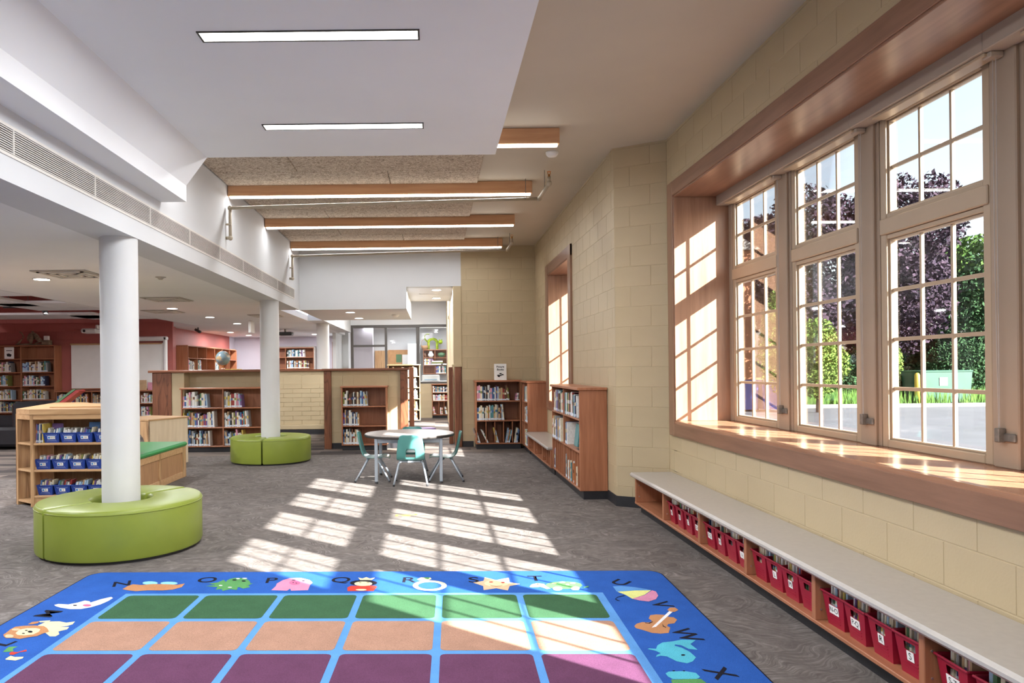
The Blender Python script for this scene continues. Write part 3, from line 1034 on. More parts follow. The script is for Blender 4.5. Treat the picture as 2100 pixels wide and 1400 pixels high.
# brick house seen through the far window
bh = thing('brick_building', 'orange brick building seen through the far window', 'building', (11.6, 31.0, GZ), 0)
MB().box(-2.4, 2.4, 0, 5, 0, 6.6).build('wall', MAT['brickout'], bh)
MB().prism_y([(-2.6, 6.6), (2.6, 6.6), (0, 8.2)], -.2, 5.2).build('roof', MAT['bronze'], bh)
for x in (-1.2, 1.0):
    for z in (1.2, 4.0):
        wnd = MB().box(x - .45, x + .45, -.03, .02, z, z + 1.4).build('window_pane', MAT['bronze'], bh)
for i, x in enumerate((10.25, 10.95, 11.65)):
    b = thing('recycling_bin', ['left', 'middle', 'right'][i] + 'most blue wheeled recycling bin before the brick building' if i != 1 else 'middle blue wheeled recycling bin before the brick building', 'bin', (x, 25.0, GZ), 0, 'blue recycling bins')
    MB().prism_y([(-.24, .05), (.24, .05), (.29, 1.0), (-.29, 1.0)], -.3, .3).build('body', MAT['binblue'], b)
    MB().cbox(-.31, .31, -.33, .33, 1.0, 1.07, .02).build('lid', MAT['binblue'], b)
    for s in (-1, 1):
        MB().lathe([(.1, -.025), (.1, .025)], 12).build('wheel', MAT['rubber'], b).matrix_local = Matrix.Translation((.22 * s, .26, .1)) @ Matrix.Rotation(PI / 2, 4, 'Y')

# ================================================================== CEILING FIXTURES
def linear_light(y, label):
    t = thing('recessed_linear_light', label, 'ceiling light', (-0.698, y, 3.35), 0, 'recessed linear lights in the white ceiling panel')
    L, w = 0.622, 0.052
    f = MB()
    f.box(-L - .012, L + .012, -w - .012, -w, -.006, .0)
    f.box(-L - .012, L + .012, w, w + .012, -.006, .0)
    f.box(-L - .012, -L, -w, w, -.006, .0)
    f.box(L, L + .012, -w, w, -.006, .0)
    f.build('frame', MAT['darktrim'], t)
    MB().box(-L, L, -w, w, -.004, 0).build('diffuser', MAT['emit'], t)
    area_light('linear_lamp', t, (0, 0, -.02), 2 * L, 2 * w, P_LINEAR)
for y, l in [(5.63, 'farther white recessed linear light in the dropped ceiling'), (4.10, 'nearer white recessed linear light in the dropped ceiling'),
             (2.57, 'added unseen recessed linear light just above the view'), (1.04, 'added unseen recessed linear light over the viewer'), (-0.49, 'added unseen recessed linear light behind the viewer'), (-2.02, 'last added unseen recessed linear light behind the viewer')]:  # unseen fixtures continue the row, added as fill from the viewer's side
    linear_light(y, l)

BL = ['fir beam partly hidden by the white ceiling panel', 'first full fir beam with the sprinkler pipe before it', 'middle fir beam with a dark knot near its end', 'farthest fir beam near the white header']
for i, y in enumerate(BEAM_Y):
    t = thing('timber_beam', BL[i], 'beam', (0, y, ZC), 0, 'fir beams under the ceiling')
    b = MB().cbox(XL + .005, 1.19, -.07, .07, -.15, -.002, .006)
    b.build('beam', MAT['fir'], t)
    MB().box(XL + .03, 1.17, -.065, -.02, -.170, -.15).build('led_strip', MAT['emit_led'], t)
    MB().box(XL + .03, 1.18, -.02, -.012, -.168, -.15).build('led_channel', MAT['darktrim'], t)
    area_light('led_lamp', t, (-.63, -.042, -.1712), 3.5, .04, P_LED)

def disc_light(x, y, z, label, r=0.085, power=None, group='recessed downlights'):
    t = thing('downlight', label, 'downlight', (x, y, z), 0, group)
    MB().lathe([(r + .014, -.006), (r + .014, 0)], 24).build('trim_ring', MAT['ventgrey'], t)
    MB().lathe([(r, -.009), (r, -.004)], 24).build('lens', MAT['emit'], t)
    area_light('down_lamp', t, (0, 0, -.03), 2 * r, 2 * r, P_DOWN if power is None else power, shape='DISK')
for x, y, l in [(-4.6, 8.36, 'nearest round downlight left of the first column'), (-4.55, 12.38, 'round downlight between the two ceiling vents'), (-4.55, 14.46, 'third round downlight above the low wall'),
                (-4.55, 16.46, 'fourth round downlight above the globe'), (-5.75, 20.1, 'distant round downlight over the far shelf'), (-5.69, 21.84, 'most distant round downlight at the left'),
                (-1.6, 13.63, 'nearer round downlight under the white soffit'), (-1.6, 15.19, 'farther round downlight under the white soffit'), (-3.64, 21.7, 'distant round downlight left of the small column'),
                (-4.6, 4.2, 'round downlight beyond the left edge'), (-4.6, 0.2, 'round downlight behind the viewer at left'), (-3.4, 2.2, 'round downlight left of the viewer')]:
    disc_light(x, y, ZL, l, 0.085)
disc_light(0.054, 13.53, 2.93, 'nearer round downlight in the passage')
disc_light(0.058, 15.10, 2.93, 'farther round downlight in the passage')
disc_light(-1.3, 18.0, 3.5, 'added round downlight high above the hall', .085, P_DOWN * 2.5)  # both hall lamps are added to brighten the wall over the office
disc_light(-.1, 18.2, 3.5, 'second added round downlight high above the hall', .085, P_DOWN * 2.5)
pl = thing('passage_panel_light', 'small rectangular light in the passage ceiling', 'ceiling light', (-0.09, 14.3, 2.93))
MB().box(-.2, .2, -.1, .1, -.012, 0).build('frame', MAT['plastic_w'], pl)
MB().box(-.18, .18, -.08, .08, -.015, -.012).build('diffuser', MAT['plastic_w'], pl)

VL = ['square grey ceiling vent beside the first column', 'square ceiling vent with pink reflection nearer', 'square ceiling vent with pink reflection by the red wall', 'square ceiling vent right of the second column']
for i, (x, y) in enumerate([(-4.04, 7.94), (-4.04, 10.8), (-4.92, 12.95), (-3.35, 14.2)]):
    t = thing('ceiling_vent', VL[i], 'vent', (x, y, ZL), 0, 'square ceiling vents')
    MB().cbox(-.30, .30, -.30, .30, -.012, 0, .005).build('frame', MAT['ventgrey'], t)
    for k in range(3):
        r = .25 - k * .07
        q = MB()
        q.box(-r, r, -r, -r + .03, -.022, -.010); q.box(-r, r, r - .03, r, -.022, -.010)
        q.box(-r, -r + .03, -r, r, -.022, -.010); q.box(r - .03, r, -r, r, -.022, -.010)
        q.build('louvre', MAT['slat'], t)
# linear grille in the bulkhead
g = thing('linear_grille', 'long white linear air grille along the bulkhead', 'grille', (XL, 4.75, 2.69))
MB().box(.0005, .002, -7.9, 7.75, .006, .154).build('backing', MAT['grille_dark'], g)
fr = MB()
fr.box(.0, .006, -7.9, 7.75, -.012, .006); fr.box(.0, .006, -7.9, 7.75, .154, .172); fr.box(0, .006, 7.74, 7.76, -.012, .172)
fr.build('frame', MAT['slat'], g)
sl = MB()
for k in range(11):
    z = .010 + k * .0133
    sl.box(.0015, .006, -7.9, 7.74, z, z + .006)
so = sl.build('slats', MAT['slat'], g); so['kind'] = 'stuff'
ml = MB()
for k in range(16):
    y = -7.6 + k
    ml.box(.002, .010, y, y + .012, .006, .154)
so = ml.build('mullions', MAT['slat'], g); so['kind'] = 'stuff'
# sprinkler pipes
def sprinkler(y, yend, z, label, zr):
    t = thing('sprinkler_pipe', label, 'pipe', (0, y, z), 0, 'cream sprinkler pipes')
    p = MB().tube([(-2.40, 0, 0), (1.26, 0, .07)], .019, 10)
    p.build('main_pipe', MAT['pipe'], t, smooth=True)
    MB().tube([(-2.40, 0, .0), (-2.40, 0, zr - z)], .019, 10).build('drop_pipe', MAT['pipe'], t, smooth=True)
    MB().tube([(-2.40, 0, zr - z), (XL, 0, zr - z)], .019, 10).build('wall_stub', MAT['pipe'], t, smooth=True)
    for q in ((-2.40, 0, 0), (-2.40, 0, zr - z), (1.26, 0, .07)):
        MB().sphere(q, .030, 12, 8).build('elbow', MAT['pipe'], t, smooth=True)
    MB().tube([(1.26, 0, .07), (1.28, yend, .09)], .022, 10).build('branch_pipe', MAT['pipe'], t, smooth=True)
    MB().sphere((1.28, yend, .09), .032, 12, 8).build('elbow', MAT['pipe'], t, smooth=True)
    MB().tube([(1.28, yend, .09), (1.28, yend, .16)], .02, 10).build('riser', MAT['pipe'], t, smooth=True)
    sp = MB().tube([(1.28, yend, .16), (1.28, yend, .19)], .012, 8)
    sp.tube([(1.265, yend, .19), (1.265, yend, .215)], .004, 6); sp.tube([(1.295, yend, .19), (1.295, yend, .215)], .004, 6)
    sp.lathe([(.022, .215), (.022, .22)], 12, 1.28, yend)
    sp.build('sprinkler_head', MAT['brass'], t)
    MB().tube([(1.10, -.02, .06), (1.10, -.02, ZC - z)], .004, 6).build('hanger_rod', MAT['steel'], t)
    MB().tube([(1.27, yend * .6, .08), (1.27, yend * .6, ZC - z)], .004, 6).build('hanger_rod', MAT['steel'], t)
    MB().tube([(-2.44, -.03, -.2), (-2.38, -.03, -.2)], .012, 6).build('pipe_clip', MAT['pipe'], t)
sprinkler(8.43, -0.62, 3.355, 'cream sprinkler pipe below the first full beam', 3.0)
sprinkler(12.12, -0.55, 3.37, 'cream sprinkler pipe below the farthest beam', 2.99)
sd = MB().lathe([(.025, -.05), (.045, -.045), (.06, -.028), (.066, -.01), (.066, 0)], 24)
tag(sd.build('smoke_detector', MAT['plastic_w'], loc=(1.245, 7.39, ZC), smooth=True), 'round white smoke detector on the beige ceiling', 'smoke detector')
sd2 = MB().lathe([(.03, -.05), (.05, -.045), (.07, -.02), (.07, 0)], 20)
tag(sd2.build('smoke_detector', MAT['plastic_w'], loc=(-.775, 14.36, ZL), smooth=True), 'small smoke detector under the white soffit', 'smoke detector')
sk = MB().lathe([(.02, -.03), (.035, -.012), (.06, -.004), (.06, 0)], 20)
tag(sk.build('sprinkler_rosette', MAT['ventgrey'], loc=(-3.18, 8.3, ZL), smooth=True), 'flat sprinkler rosette in the low ceiling right of the first column', 'sprinkler')
ex = thing('hanging_sign_box', 'small white sign box hanging left of the second column', 'sign', (-4.0, 15.6, ZL))
MB().cbox(-.03, .03, -.16, .16, -.27, -.02, .006).build('box', MAT['plastic_w'], ex)
MB().box(-.01, .01, -.05, .05, -.02, 0).build('mount', MAT['plastic_w'], ex)
cm_ = thing('ceiling_camera', 'small black camera under the low ceiling above the far shelf', 'camera', (-5.9, 17.8, ZL))
MB().tube([(0, 0, 0), (0, 0, -.06)], .02, 8).build('mount', MAT['darktrim'], cm_)
MB().tube([(-.06, -.02, -.05), (.08, -.06, -.12)], .035, 10).build('body', MAT['darktrim'], cm_)
pj = thing('ceiling_projector', 'dark ceiling projector beyond the second column', 'projector', (-4.05, 18.9, ZL))
MB().cbox(-.05, .30, -.15, .15, -.17, -.08, .02).build('body', MAT['darktrim'], pj)
MB().tube([(.1, 0, 0), (.1, 0, -.08)], .025, 8).build('pole', MAT['steel'], pj)
# hanging panels over the red corner
HP = [(-6.9, 10.6, 1.1, 0.75), (-8.4, 12.3, 1.2, 0.8), (-6.7, 13.3, 1.1, .75), (-8.9, 15.6, 1.7, .6), (-7.0, 15.9, .9, .6), (-10.3, 13.8, 1.1, .8)]
HL = ['white hanging ceiling baffle at the left edge near the downlight', 'white hanging ceiling baffle with a grey pole beside it', 'white hanging ceiling baffle nearest the first column', 'long white hanging ceiling baffle above the tall bookcase', 'small white hanging ceiling baffle by the projector', 'white hanging ceiling baffle cut by the left edge']
for (x, y, a, b), l in zip(HP, HL):
    t = thing('acoustic_baffle', l, 'ceiling baffle', (x, y, 2.66), 0, 'white panels hung below the open ceiling')
    MB().cbox(-a, a, -b, b, 0, .05, .006).build('panel', MAT['ceil_white'], t)
    for sx in (-.8, .8):
        MB().tube([(a * sx, 0, .05), (a * sx, 0, .64)], .006, 6).build('hanger_wire', MAT['steel'], t)
tr = thing('track_light', 'black track light below the hanging panels', 'track light', (-8.2, 14.4, 2.75))
MB().cbox(-.5, .5, -.03, .03, 0, .06, .004).build('track', MAT['black'], tr)
MB().tube([(.3, 0, 0), (.38, -.05, -.12)], .05, 10).build('lamp_head', MAT['black'], tr)
MB().lathe([(.035, -.002), (.035, .002)], 12, .385, -.06).build('lens', MAT['emit'], tr).location = (0, 0, -.125)
MB().tube([(-.4, 0, .06), (-.4, 0, .55)], .01, 6).build('stem', MAT['steel'], tr)
mo = MB().tube([(0, 0, .62), (0, 0, 0)], .035, 10)
tag(mo.build('hanging_pole', MAT['chrome'], loc=(-7.9, 12.6, 2.42), smooth=True), 'short grey metal pole hanging from the open ceiling', 'pole')
# extra lamps out of view, added to brighten the red wall
for x, y, l in [(-8.6, 9.6, 'added fill lamp under the open ceiling beyond the left edge'), (-7.2, 6.5, 'added fill lamp under the open ceiling left of the viewer'), (-10.8, 13.0, 'added fill lamp far left before the tall bookcase')]:
    disc_light(x, y, 2.9, l, .12, P_DOWN * 5.5, 'added fill lamps for the red corner')

# ================================================================== BOOKS
PAL = [('white', (226, 226, 222)), ('cream', (224, 214, 188)), ('pale blue', (168, 196, 220)), ('navy', (48, 58, 92)), ('blue', (72, 108, 158)),
       ('teal', (82, 138, 142)), ('green', (88, 122, 88)), ('olive', (128, 130, 70)), ('yellow', (204, 180, 92)), ('orange', (186, 116, 68)),
       ('red', (156, 60, 58)), ('brown', (112, 76, 56)), ('tan', (190, 160, 124)), ('grey', (150, 150, 152)), ('black', (38, 38, 42)), ('purple', (112, 84, 138)), ('pink', (212, 148, 168))]
COVER = [paint('cover_' + n.replace(' ', '_'), c, 0.4, 0.06, 9) for n, c in PAL]
PAGES = paint('book_pages', (228, 220, 202), 0.8, 0.05, 60)
def label_mat():
    m, nt, b = new_mat('spine_label')
    v = coords(nt, (1, 1, 1), (0, 0, 0), 'Generated')
    f = noise(nt, v, 14, 2)
    nt.links.new(ramp(nt, f, [(0.42, lin((236, 238, 240))), (0.6, lin((190, 208, 232)))]), b.inputs['Base Color'])
    b.inputs['Roughness'].default_value = 0.5
    return m
LABEL = label_mat()
WEIGHT = [16, 10, 7, 3, 5, 3, 3, 2, 2, 2, 2, 4, 7, 7, 4, 2, 2]

def book_mesh(labelled):
    b = MB()
    zs = [0, .03, .15, .52, .68, 1.0]
    mt = [0, 2 if labelled else 0, 0, 3, 0]
    for k in range(5):
        for (xa, ya, xb, yb) in ((0, .02, .5, 0), (.5, 0, 1, .02)):
            b.add([(xa, ya, zs[k]), (xb, yb, zs[k]), (xb, yb, zs[k + 1]), (xa, ya, zs[k + 1])], [(0, 1, 2, 3)], mt[k])
    b.add([(0, .02, 0), (0, 1, 0), (0, 1, 1), (0, .02, 1)], [(0, 3, 2, 1)], 0)
    b.add([(1, .02, 0), (1, 1, 0), (1, 1, 1), (1, .02, 1)], [(0, 1, 2, 3)], 0)
    b.add([(.1, .97, .02), (.9, .97, .02), (.9, .97, .975), (.1, .97, .975)], [(0, 3, 2, 1)], 1)
    b.add([(.1, .03, .975), (.9, .03, .975), (.9, .97, .975), (.1, .97, .975)], [(0, 1, 2, 3)], 1)
    for xa, xb in ((0, .1), (.9, 1)):
        b.add([(xa, .02, 1), (xb, .02, 1), (xb, 1, 1), (xa, 1, 1)], [(0, 1, 2, 3)], 0)
    b.add([(.1, .0, 1), (.9, .0, 1), (.9, .03, 1), (.1, .03, 1)], [(0, 1, 2, 3)], 0)
    b.add([(0, .02, 0), (1, .02, 0), (1, 1, 0), (0, 1, 0)], [(0, 3, 2, 1)], 0)
    return b.mesh('book', [COVER[0], PAGES, LABEL, COVER[3]])
BOOK = {True: book_mesh(True), False: book_mesh(False)}
ORD = ['first', 'second', 'third', 'fourth', 'fifth', 'sixth', 'seventh', 'eighth', 'ninth', 'tenth', 'eleventh', 'twelfth', 'thirteenth', 'fourteenth', 'fifteenth',
       'sixteenth', 'seventeenth', 'eighteenth', 'nineteenth', 'twentieth', 'twenty-first', 'twenty-second', 'twenty-third', 'twenty-fourth', 'twenty-fifth',
       'twenty-sixth', 'twenty-seventh', 'twenty-eighth', 'twenty-ninth', 'thirtieth', 'thirty-first', 'thirty-second', 'thirty-third', 'thirty-fourth']
rb = random.Random(5)
BOOK_COUNT = [0]

def make_book(mtx, t, d, h, ci, ai, labelled, label, group, cat='book', name='book'):
    o = bpy.data.objects.new(name, BOOK[labelled])
    C.objects.link(o)
    o.matrix_world = mtx @ Matrix.Diagonal((t, d, h, 1))
    for i, m in ((0, COVER[ci]), (3, COVER[ai])):
        s = o.material_slots[i]
        s.link = 'OBJECT'
        s.material = m
    tag(o, label, cat, group)
    BOOK_COUNT[0] += 1
    return o

def pick():
    return rb.choices(range(len(PAL)), WEIGHT)[0]

FAR = MB()          # distant books past the first three hundred
def far_book(mtx, t, d, h, ci, ai):
    zs = [0, .03, .15, .55, .7, 1.0]
    mm = [ci, 0, ci, ai, ci]
    for k in range(5):
        FAR.add([mtx @ Vector(p) for p in ((0, 0, zs[k] * h), (t, 0, zs[k] * h), (t, 0, zs[k + 1] * h), (0, 0, zs[k + 1] * h))], [(0, 1, 2, 3)], mm[k])
    FAR.add([mtx @ Vector(p) for p in ((0, 0, 0), (0, d, 0), (0, d, h), (0, 0, h), (t, 0, 0), (t, d, 0), (t, d, h), (t, 0, h))],
            [(0, 3, 2, 1), (4, 5, 6, 7), (3, 7, 6, 2)], ci)

def book_label(size, col, nth, where):
    s_ = '%s%s book, %s from left on %s' % (size, col, nth, where)
    if len(s_.replace('-', ' ').split()) > 16:
        s_ = '%s book, %s from left on %s' % (col, nth, where)
    return s_

def row(case, x0, x1, z, y0, where, hr=(.2, .27), tr=(.012, .03), dr=(.17, .21), labelled=True, far=False, lean_end=True, lean=None, gap=0.0015, cat='book'):
    """a row of books from x0 to x1 in the bookcase's own frame, standing on z with spines at y0"""
    M0 = mat_of(case)
    x = x0
    n = 0
    specs = []
    while True:
        t = rb.uniform(*tr)
        if x + t > x1:
            break
        specs.append((x, t, rb.uniform(*hr), rb.uniform(*dr)))
        x += t + gap + (rb.uniform(0, .004) if rb.random() < .3 else 0)
    for i, (bx, t, h, d) in enumerate(specs):
        a = 0.0
        if lean is not None:
            a = lean + rb.uniform(-.03, .03)
        elif lean_end and i >= len(specs) - 2 and len(specs) > 4:
            a = -rb.uniform(.02, .10)
        m = M0 @ Matrix.Translation((bx, y0 + rb.uniform(0, .012), z + (abs(math.sin(a)) * t if a > 0 else 0))) @ Matrix.Rotation(a, 4, 'Y')
        ci, ai = pick(), pick()
        if far:
            far_book(m, t, d, h, ci, ai)
        else:
            size = 'tall ' if h > hr[0] + .75 * (hr[1] - hr[0]) else ('short ' if h < hr[0] + .25 * (hr[1] - hr[0]) else '')
            make_book(m, t, d, h, ci, ai, labelled, book_label(size, PAL[ci][0], ORD[min(i, len(ORD) - 1)], where), 'books on ' + where, cat)
    return specs

# ================================================================== BOOKCASES
def bookcase(name, label, loc, rotz, W, H, D, shelves, dividers=(), kick=0.09, top_over=0.02, th=0.02, low_div=(), group=None, back='cherry_z', wood_=('cherry_x', 'cherry_z'), shelf_cols=None, cat='bookcase'):
    """open bookcase; origin at the middle of the base, front toward -y"""
    t = thing(name, label, cat, loc, rotz, group)
    mx, mz = MAT[wood_[0]], MAT[wood_[1]]
    f, bk = -D / 2, D / 2
    for s in (-1, 1):
        x = s * (W / 2 - th / 2)
        MB().cbox(x - th / 2, x + th / 2, f, bk, kick, H - th - .01, .003).build('side_panel', mz, t)
    MB().cbox(-W / 2 - top_over, W / 2 + top_over, f - top_over, bk, H - th - .01, H, .005).build('top_panel', mx, t)
    MB().cbox(-W / 2 + th, W / 2 - th, f + .002, bk, kick, kick + th, .003).build('bottom_panel', mx, t)
    MB().box(-W / 2 + th, W / 2 - th, bk - .012, bk - .002, kick + th, H - th - .01).build('back_panel', MAT[back], t)
    if kick > .02:
        MB().box(-W / 2 + .01, W / 2 - .01, f + .04, bk, 0, kick).build('kick_plate', MAT['rubber'], t)
    xs = [-W / 2 + th] + [d for d in dividers] + [W / 2 - th]
    for dv in dividers:
        MB().cbox(dv - th / 2, dv + th / 2, f + .003, bk - .012, kick + th, H - th - .01, .003).build('divider', mz, t)
    for k in range(len(xs) - 1):
        a = xs[k] + (th / 2 if k else 0)
        b = xs[k + 1] - (th / 2 if k < len(xs) - 2 else 0)
        for z in shelves:
            MB().cbox(a + .001, b - .001, f + .004, bk - .012, z - th, z, .003).build('shelf', mx, t)
    for (dx, za, zb) in low_div:
        MB().cbox(dx - .006, dx + .006, f + .01, bk - .012, za, zb, .002).build('slot_divider', mz, t)
    return t

# --- corner bookcase against the far wall (picture books)
bkA = bookcase('bookcase', 'orange brown corner bookcase against the far wall with a sign on top', (1.12, 12.765, 0), 0, 0.80, 1.215, 0.44, (0.51, 0.855),
               low_div=[(-.22, .12, .49), (-.065, .12, .49), (.09, .12, .49), (.245, .12, .49)], group='nook bookcases')
row(bkA, -.375, .20, .855, -.205, 'the top shelf of the corner bookcase', (.20, .28), (.016, .034))
row(bkA, .30, .375, .855, -.205, 'the right end of the top shelf, corner bookcase', (.12, .14), (.018, .026), lean=.12)
row(bkA, -.375, .125, .51, -.205, 'the middle shelf of the corner bookcase', (.21, .28), (.017, .034))
for i, (xa, xb, ln) in enumerate([(-.37, -.30, -.30), (-.205, -.16, -.42), (-.045, .02, -.22), (.115, .20, .22), (.27, .345, .15)]):
    row(bkA, xa, xb, .11, -.205, 'the %s bottom slot of the corner bookcase' % ORD[i], (.22, .28), (.011, .022), lean=ln)
sg = thing('tabletop_sign', 'white sign reading Picture Books on the corner bookcase', 'sign', (1.175, 12.70, 1.215), 0)
MB().cbox(-.11, .11, -.004, .004, 0.0, .29, .002).build('sheet', MAT['card'], sg).rotation_euler = (-.06, 0, 0)
MB().cbox(-.11, .11, -.02, .05, 0, .006, .002).build('foot', MAT['card'], sg)
text(sg, 'Picture', .048, (0, .0085, .237), (PI / 2 - .06, 0, 0), MAT['ink'], bold=.0012).location = (0, .0075, .237)
text(sg, 'Books', .048, (0, .005, .187), (PI / 2 - .06, 0, 0), MAT['ink'], bold=.0012)
for o_, (x, z) in zip(range(5), [(-.04, .085), (0, .115), (.035, .095), (-.03, .065), (.0, .085)]):
    q = MB().add([(x - .022, 0, z - .008), (x + .018, 0, z - .012), (x + .024, 0, z + .01), (x - .012, 0, z + .012)], [(0, 1, 2, 3)])
    q.build('printed_mark', MAT['ink'], sg).location = (0, -.0055 + .006 * z / .29 * 2, 0)
for ch in sg.children:
    if ch.name.startswith('lettering'):
        ch.location.y = -.0055 + math.tan(.06) * ch.location.z
    if ch.name.startswith('printed_mark'):
        ch.location.y = -.0005
        ch.rotation_euler = (-.06, 0, 0)
        ch.location.y = -.0052

# --- corner side bookcase, facing the room (-x)
RL = -PI / 2      # front toward -x
bkB = bookcase('bookcase', 'orange brown side bookcase between the corner and the nook bench', (1.695, 12.16, 0), RL, 0.78, 1.205, 0.33, (0.51, 0.855), (-.1,), group='nook bookcases')
row(bkB, -.08, .34, .855, -.155, 'the top shelf of the nook side bookcase', (.24, .27), (.02, .04))
row(bkB, -.08, .34, .51, -.155, 'the middle shelf of the nook side bookcase', (.2, .27), (.015, .03))
row(bkB, -.08, .34, .11, -.155, 'the bottom shelf of the nook side bookcase', (.2, .27), (.015, .03))
# --- nook bench with cubbies
def cubby_bench(name, label, x0, x1, y0, y1, top_z, divs, kick_x, th=.02, slots=()):
    """bench along a wall facing -x; origin on the floor"""
    t = thing(name, label, 'bench', (x0, y0, 0))
    L, D = y1 - y0, x1 - x0
    top = MB().cbox(-.05, D, 0, L, top_z - .042, top_z, .014)
    top.build('bench_top', MAT['stone'], t)
    MB().cbox(-.004, D, 0, L, top_z - .056, top_z - .042, .003).build('apron', MAT['cherry_y'], t)
    MB().cbox(0, D, 0, L, .085, .085 + th, .003).build('bottom_shelf', MAT['cherry_y'], t)
    MB().box(D - .02, D - .008, 0, L, .105, top_z - .056).build('back_panel', MAT['cherry_y'], t)
    MB().box(kick_x - x0, D, 0, L, 0, .085).build('kick_plate', MAT['rubber'], t)
    for d in divs:
        MB().cbox(.0, D - .02, d - y0 - .018, d - y0 + .018, .105, top_z - .056, .003).build('divider', MAT['cherry_z'], t)
        for zz in (.16, .27):
            for s in (-1, 1):
                MB().lathe([(.005, -.002), (.005, .002)], 8).build('screw_cap', MAT['screw'], t).matrix_local = Matrix.Translation((.03, d - y0 + s * .0185, zz)) @ Matrix.Rotation(PI / 2, 4, 'X')
    for d in slots:
        MB().cbox(.012, D - .02, d - y0 - .006, d - y0 + .006, .105, top_z - .056, .002).build('slot_divider', MAT['cherry_z'], t)
    return t
nb = cubby_bench('nook_bench', 'low nook bench with pale grey top and empty cubbies', 1.53, 1.855, 9.46, 11.765, .37, [9.48, 10.2, 11.0, 11.745], 1.58, slots=[9.7, 9.9, 11.0, 11.2])
# --- near bookcase of the nook
bkC = bookcase('bookcase', 'orange brown bookcase nearest the viewer at the nook corner', (1.703, 8.555, 0), RL, 1.79, 1.205, 0.30, (0.51, 0.865), (-.085,), top_over=.022,
               low_div=[(-.70, .11, .49), (-.55, .11, .49), (-.40, .11, .49), (-.25, .11, .49), (.09, .11, .49), (.25, .11, .49), (.41, .11, .49), (.57, .11, .49), (.73, .11, .49)], group='nook bookcases')
row(bkC, -.06, .70, .865, -.14, 'the top right shelf of the near nook bookcase', (.24, .28), (.025, .05))
row(bkC, -.86, -.12, .865, -.14, 'the top left shelf of the near nook bookcase', (.23, .28), (.025, .05))
row(bkC, -.06, .08, .51, -.14, 'the middle right shelf of the near nook bookcase', (.24, .28), (.025, .04))
row(bkC, -.86, -.20, .51, -.16, 'the middle left shelf of the near nook bookcase', (.24, .30), (.025, .05))
for i, (xa, xb) in enumerate([(-.06, .06), (.11, .2), (.27, .33), (.43, .50), (.6, .66)]):
    row(bkC, xa, xb, .11, -.14, 'the %s right bottom slot of the near nook bookcase' % ORD[i], (.2, .28), (.018, .03), lean_end=False)
row(bkC, -.86, -.73, .11, -.14, 'the left bottom slots of the near nook bookcase', (.24, .3), (.018, .03))
# a picture book shown face out with a black book end beside it
fo = thing('book_end', 'black metal book end on the middle shelf of the near nook bookcase', 'book end', (0, 0, 0))
fo.matrix_world = mat_of(bkC) @ Matrix.Translation((.62, -.06, .51))
MB().cbox(-.07, .07, -.002, .002, 0, .22, .001).build('plate', MAT['black'], fo)
MB().cbox(-.07, .07, -.06, .002, 0, .003, .001).build('foot', MAT['black'], fo)
fo2 = copy_tree(fo)
fo2.matrix_world = mat_of(bkC) @ Matrix.Translation((.74, -.08, .865))
fo2['label'] = 'black metal book end on the top shelf of the near nook bookcase'
pbk = MB().cbox(-.10, .10, -.008, .008, 0, .26, .002)
po = pbk.build('picture_book', [COVER[5]])
po.matrix_world = mat_of(bkC) @ Matrix.Translation((.30, -.07, .51)) @ Matrix.Rotation(-.12, 4, 'X')
tag(po, 'teal picture book face out on the nearest nook bookcase', 'book')

# --- bookcase on the left low wall
bkD = bookcase('bookcase', 'orange brown two bay bookcase on the left low wall', (-3.72, 12.725, 0), 0, 1.52, 1.14, 0.33, (0.44, 0.785), (-.02,), group='low wall bookcases')
W_ = 'left bay, low wall bookcase'
row(bkD, -.735, -.28, .785, -.15, 'the top left shelf, two bay bookcase', (.2, .29), (.018, .032))
row(bkD, -.735, -.18, .44, -.15, 'the middle left shelf, two bay bookcase', (.2, .29), (.018, .032))
row(bkD, -.735, -.26, .11, -.15, 'the bottom left shelf, two bay bookcase', (.2, .29), (.018, .032))
row(bkD, .0, .34, .785, -.15, 'the top right shelf, two bay bookcase', (.2, .29), (.018, .032))
row(bkD, .0, .45, .44, -.15, 'the middle right shelf, two bay bookcase', (.2, .29), (.018, .032))
row(bkD, .0, .36, .11, -.15, 'the bottom right shelf, two bay bookcase', (.2, .29), (.018, .03), lean=-.12)
# --- small bookcase on the front low wall
bkE = bookcase('bookcase', 'small single bay bookcase on the low wall behind the table', (-1.25, 12.725, 0), 0, 0.80, 1.14, 0.33, (0.44, 0.785), group='low wall bookcases')
row(bkE, -.375, .075, .785, -.15, 'the top shelf of the small bookcase', (.19, .28), (.016, .03))
row(bkE, -.375, -.09, .44, -.15, 'the middle shelf of the small bookcase', (.2, .3), (.016, .03))
row(bkE, -.375, -.05, .11, -.15, 'the bottom shelf of the small bookcase', (.2, .28), (.016, .03))

# --- tall bookcase on the red wall
bkF = bookcase('bookcase', 'tall orange brown bookcase against the red wall', (-9.83, 17.13, 0), 0, 1.56, 2.10, 0.33, (0.50, 0.80, 1.13, 1.46, 1.78), (-.03,), top_over=0, group='bookcases along the red wall')
for sh_, zz in (('second', 1.46), ('third', 1.13)):
    row(bkF, .0, .62 if zz > 1.3 else .55, zz, -.15, 'the %s right shelf, tall bookcase' % sh_, (.18, .26), (.026, .044))
for zz, (a, b) in ((.80, (.0, .55)), (.5, (.0, .68)), (.11, (.0, .7))):
    row(bkF, a, b, zz, -.15, '', (.18, .25), (.02, .04), far=True)
for zz, b in ((1.46, -.27), (1.13, -.33), (.8, -.25), (.5, -.1), (.11, -.1)):
    row(bkF, -.75, b, zz, -.15, '', (.18, .26), (.02, .04), far=True)
s2 = thing('shelf_sign', 'white paper sign on the top shelf of the tall bookcase', 'sign', (-10.15, 17.0, 1.78))
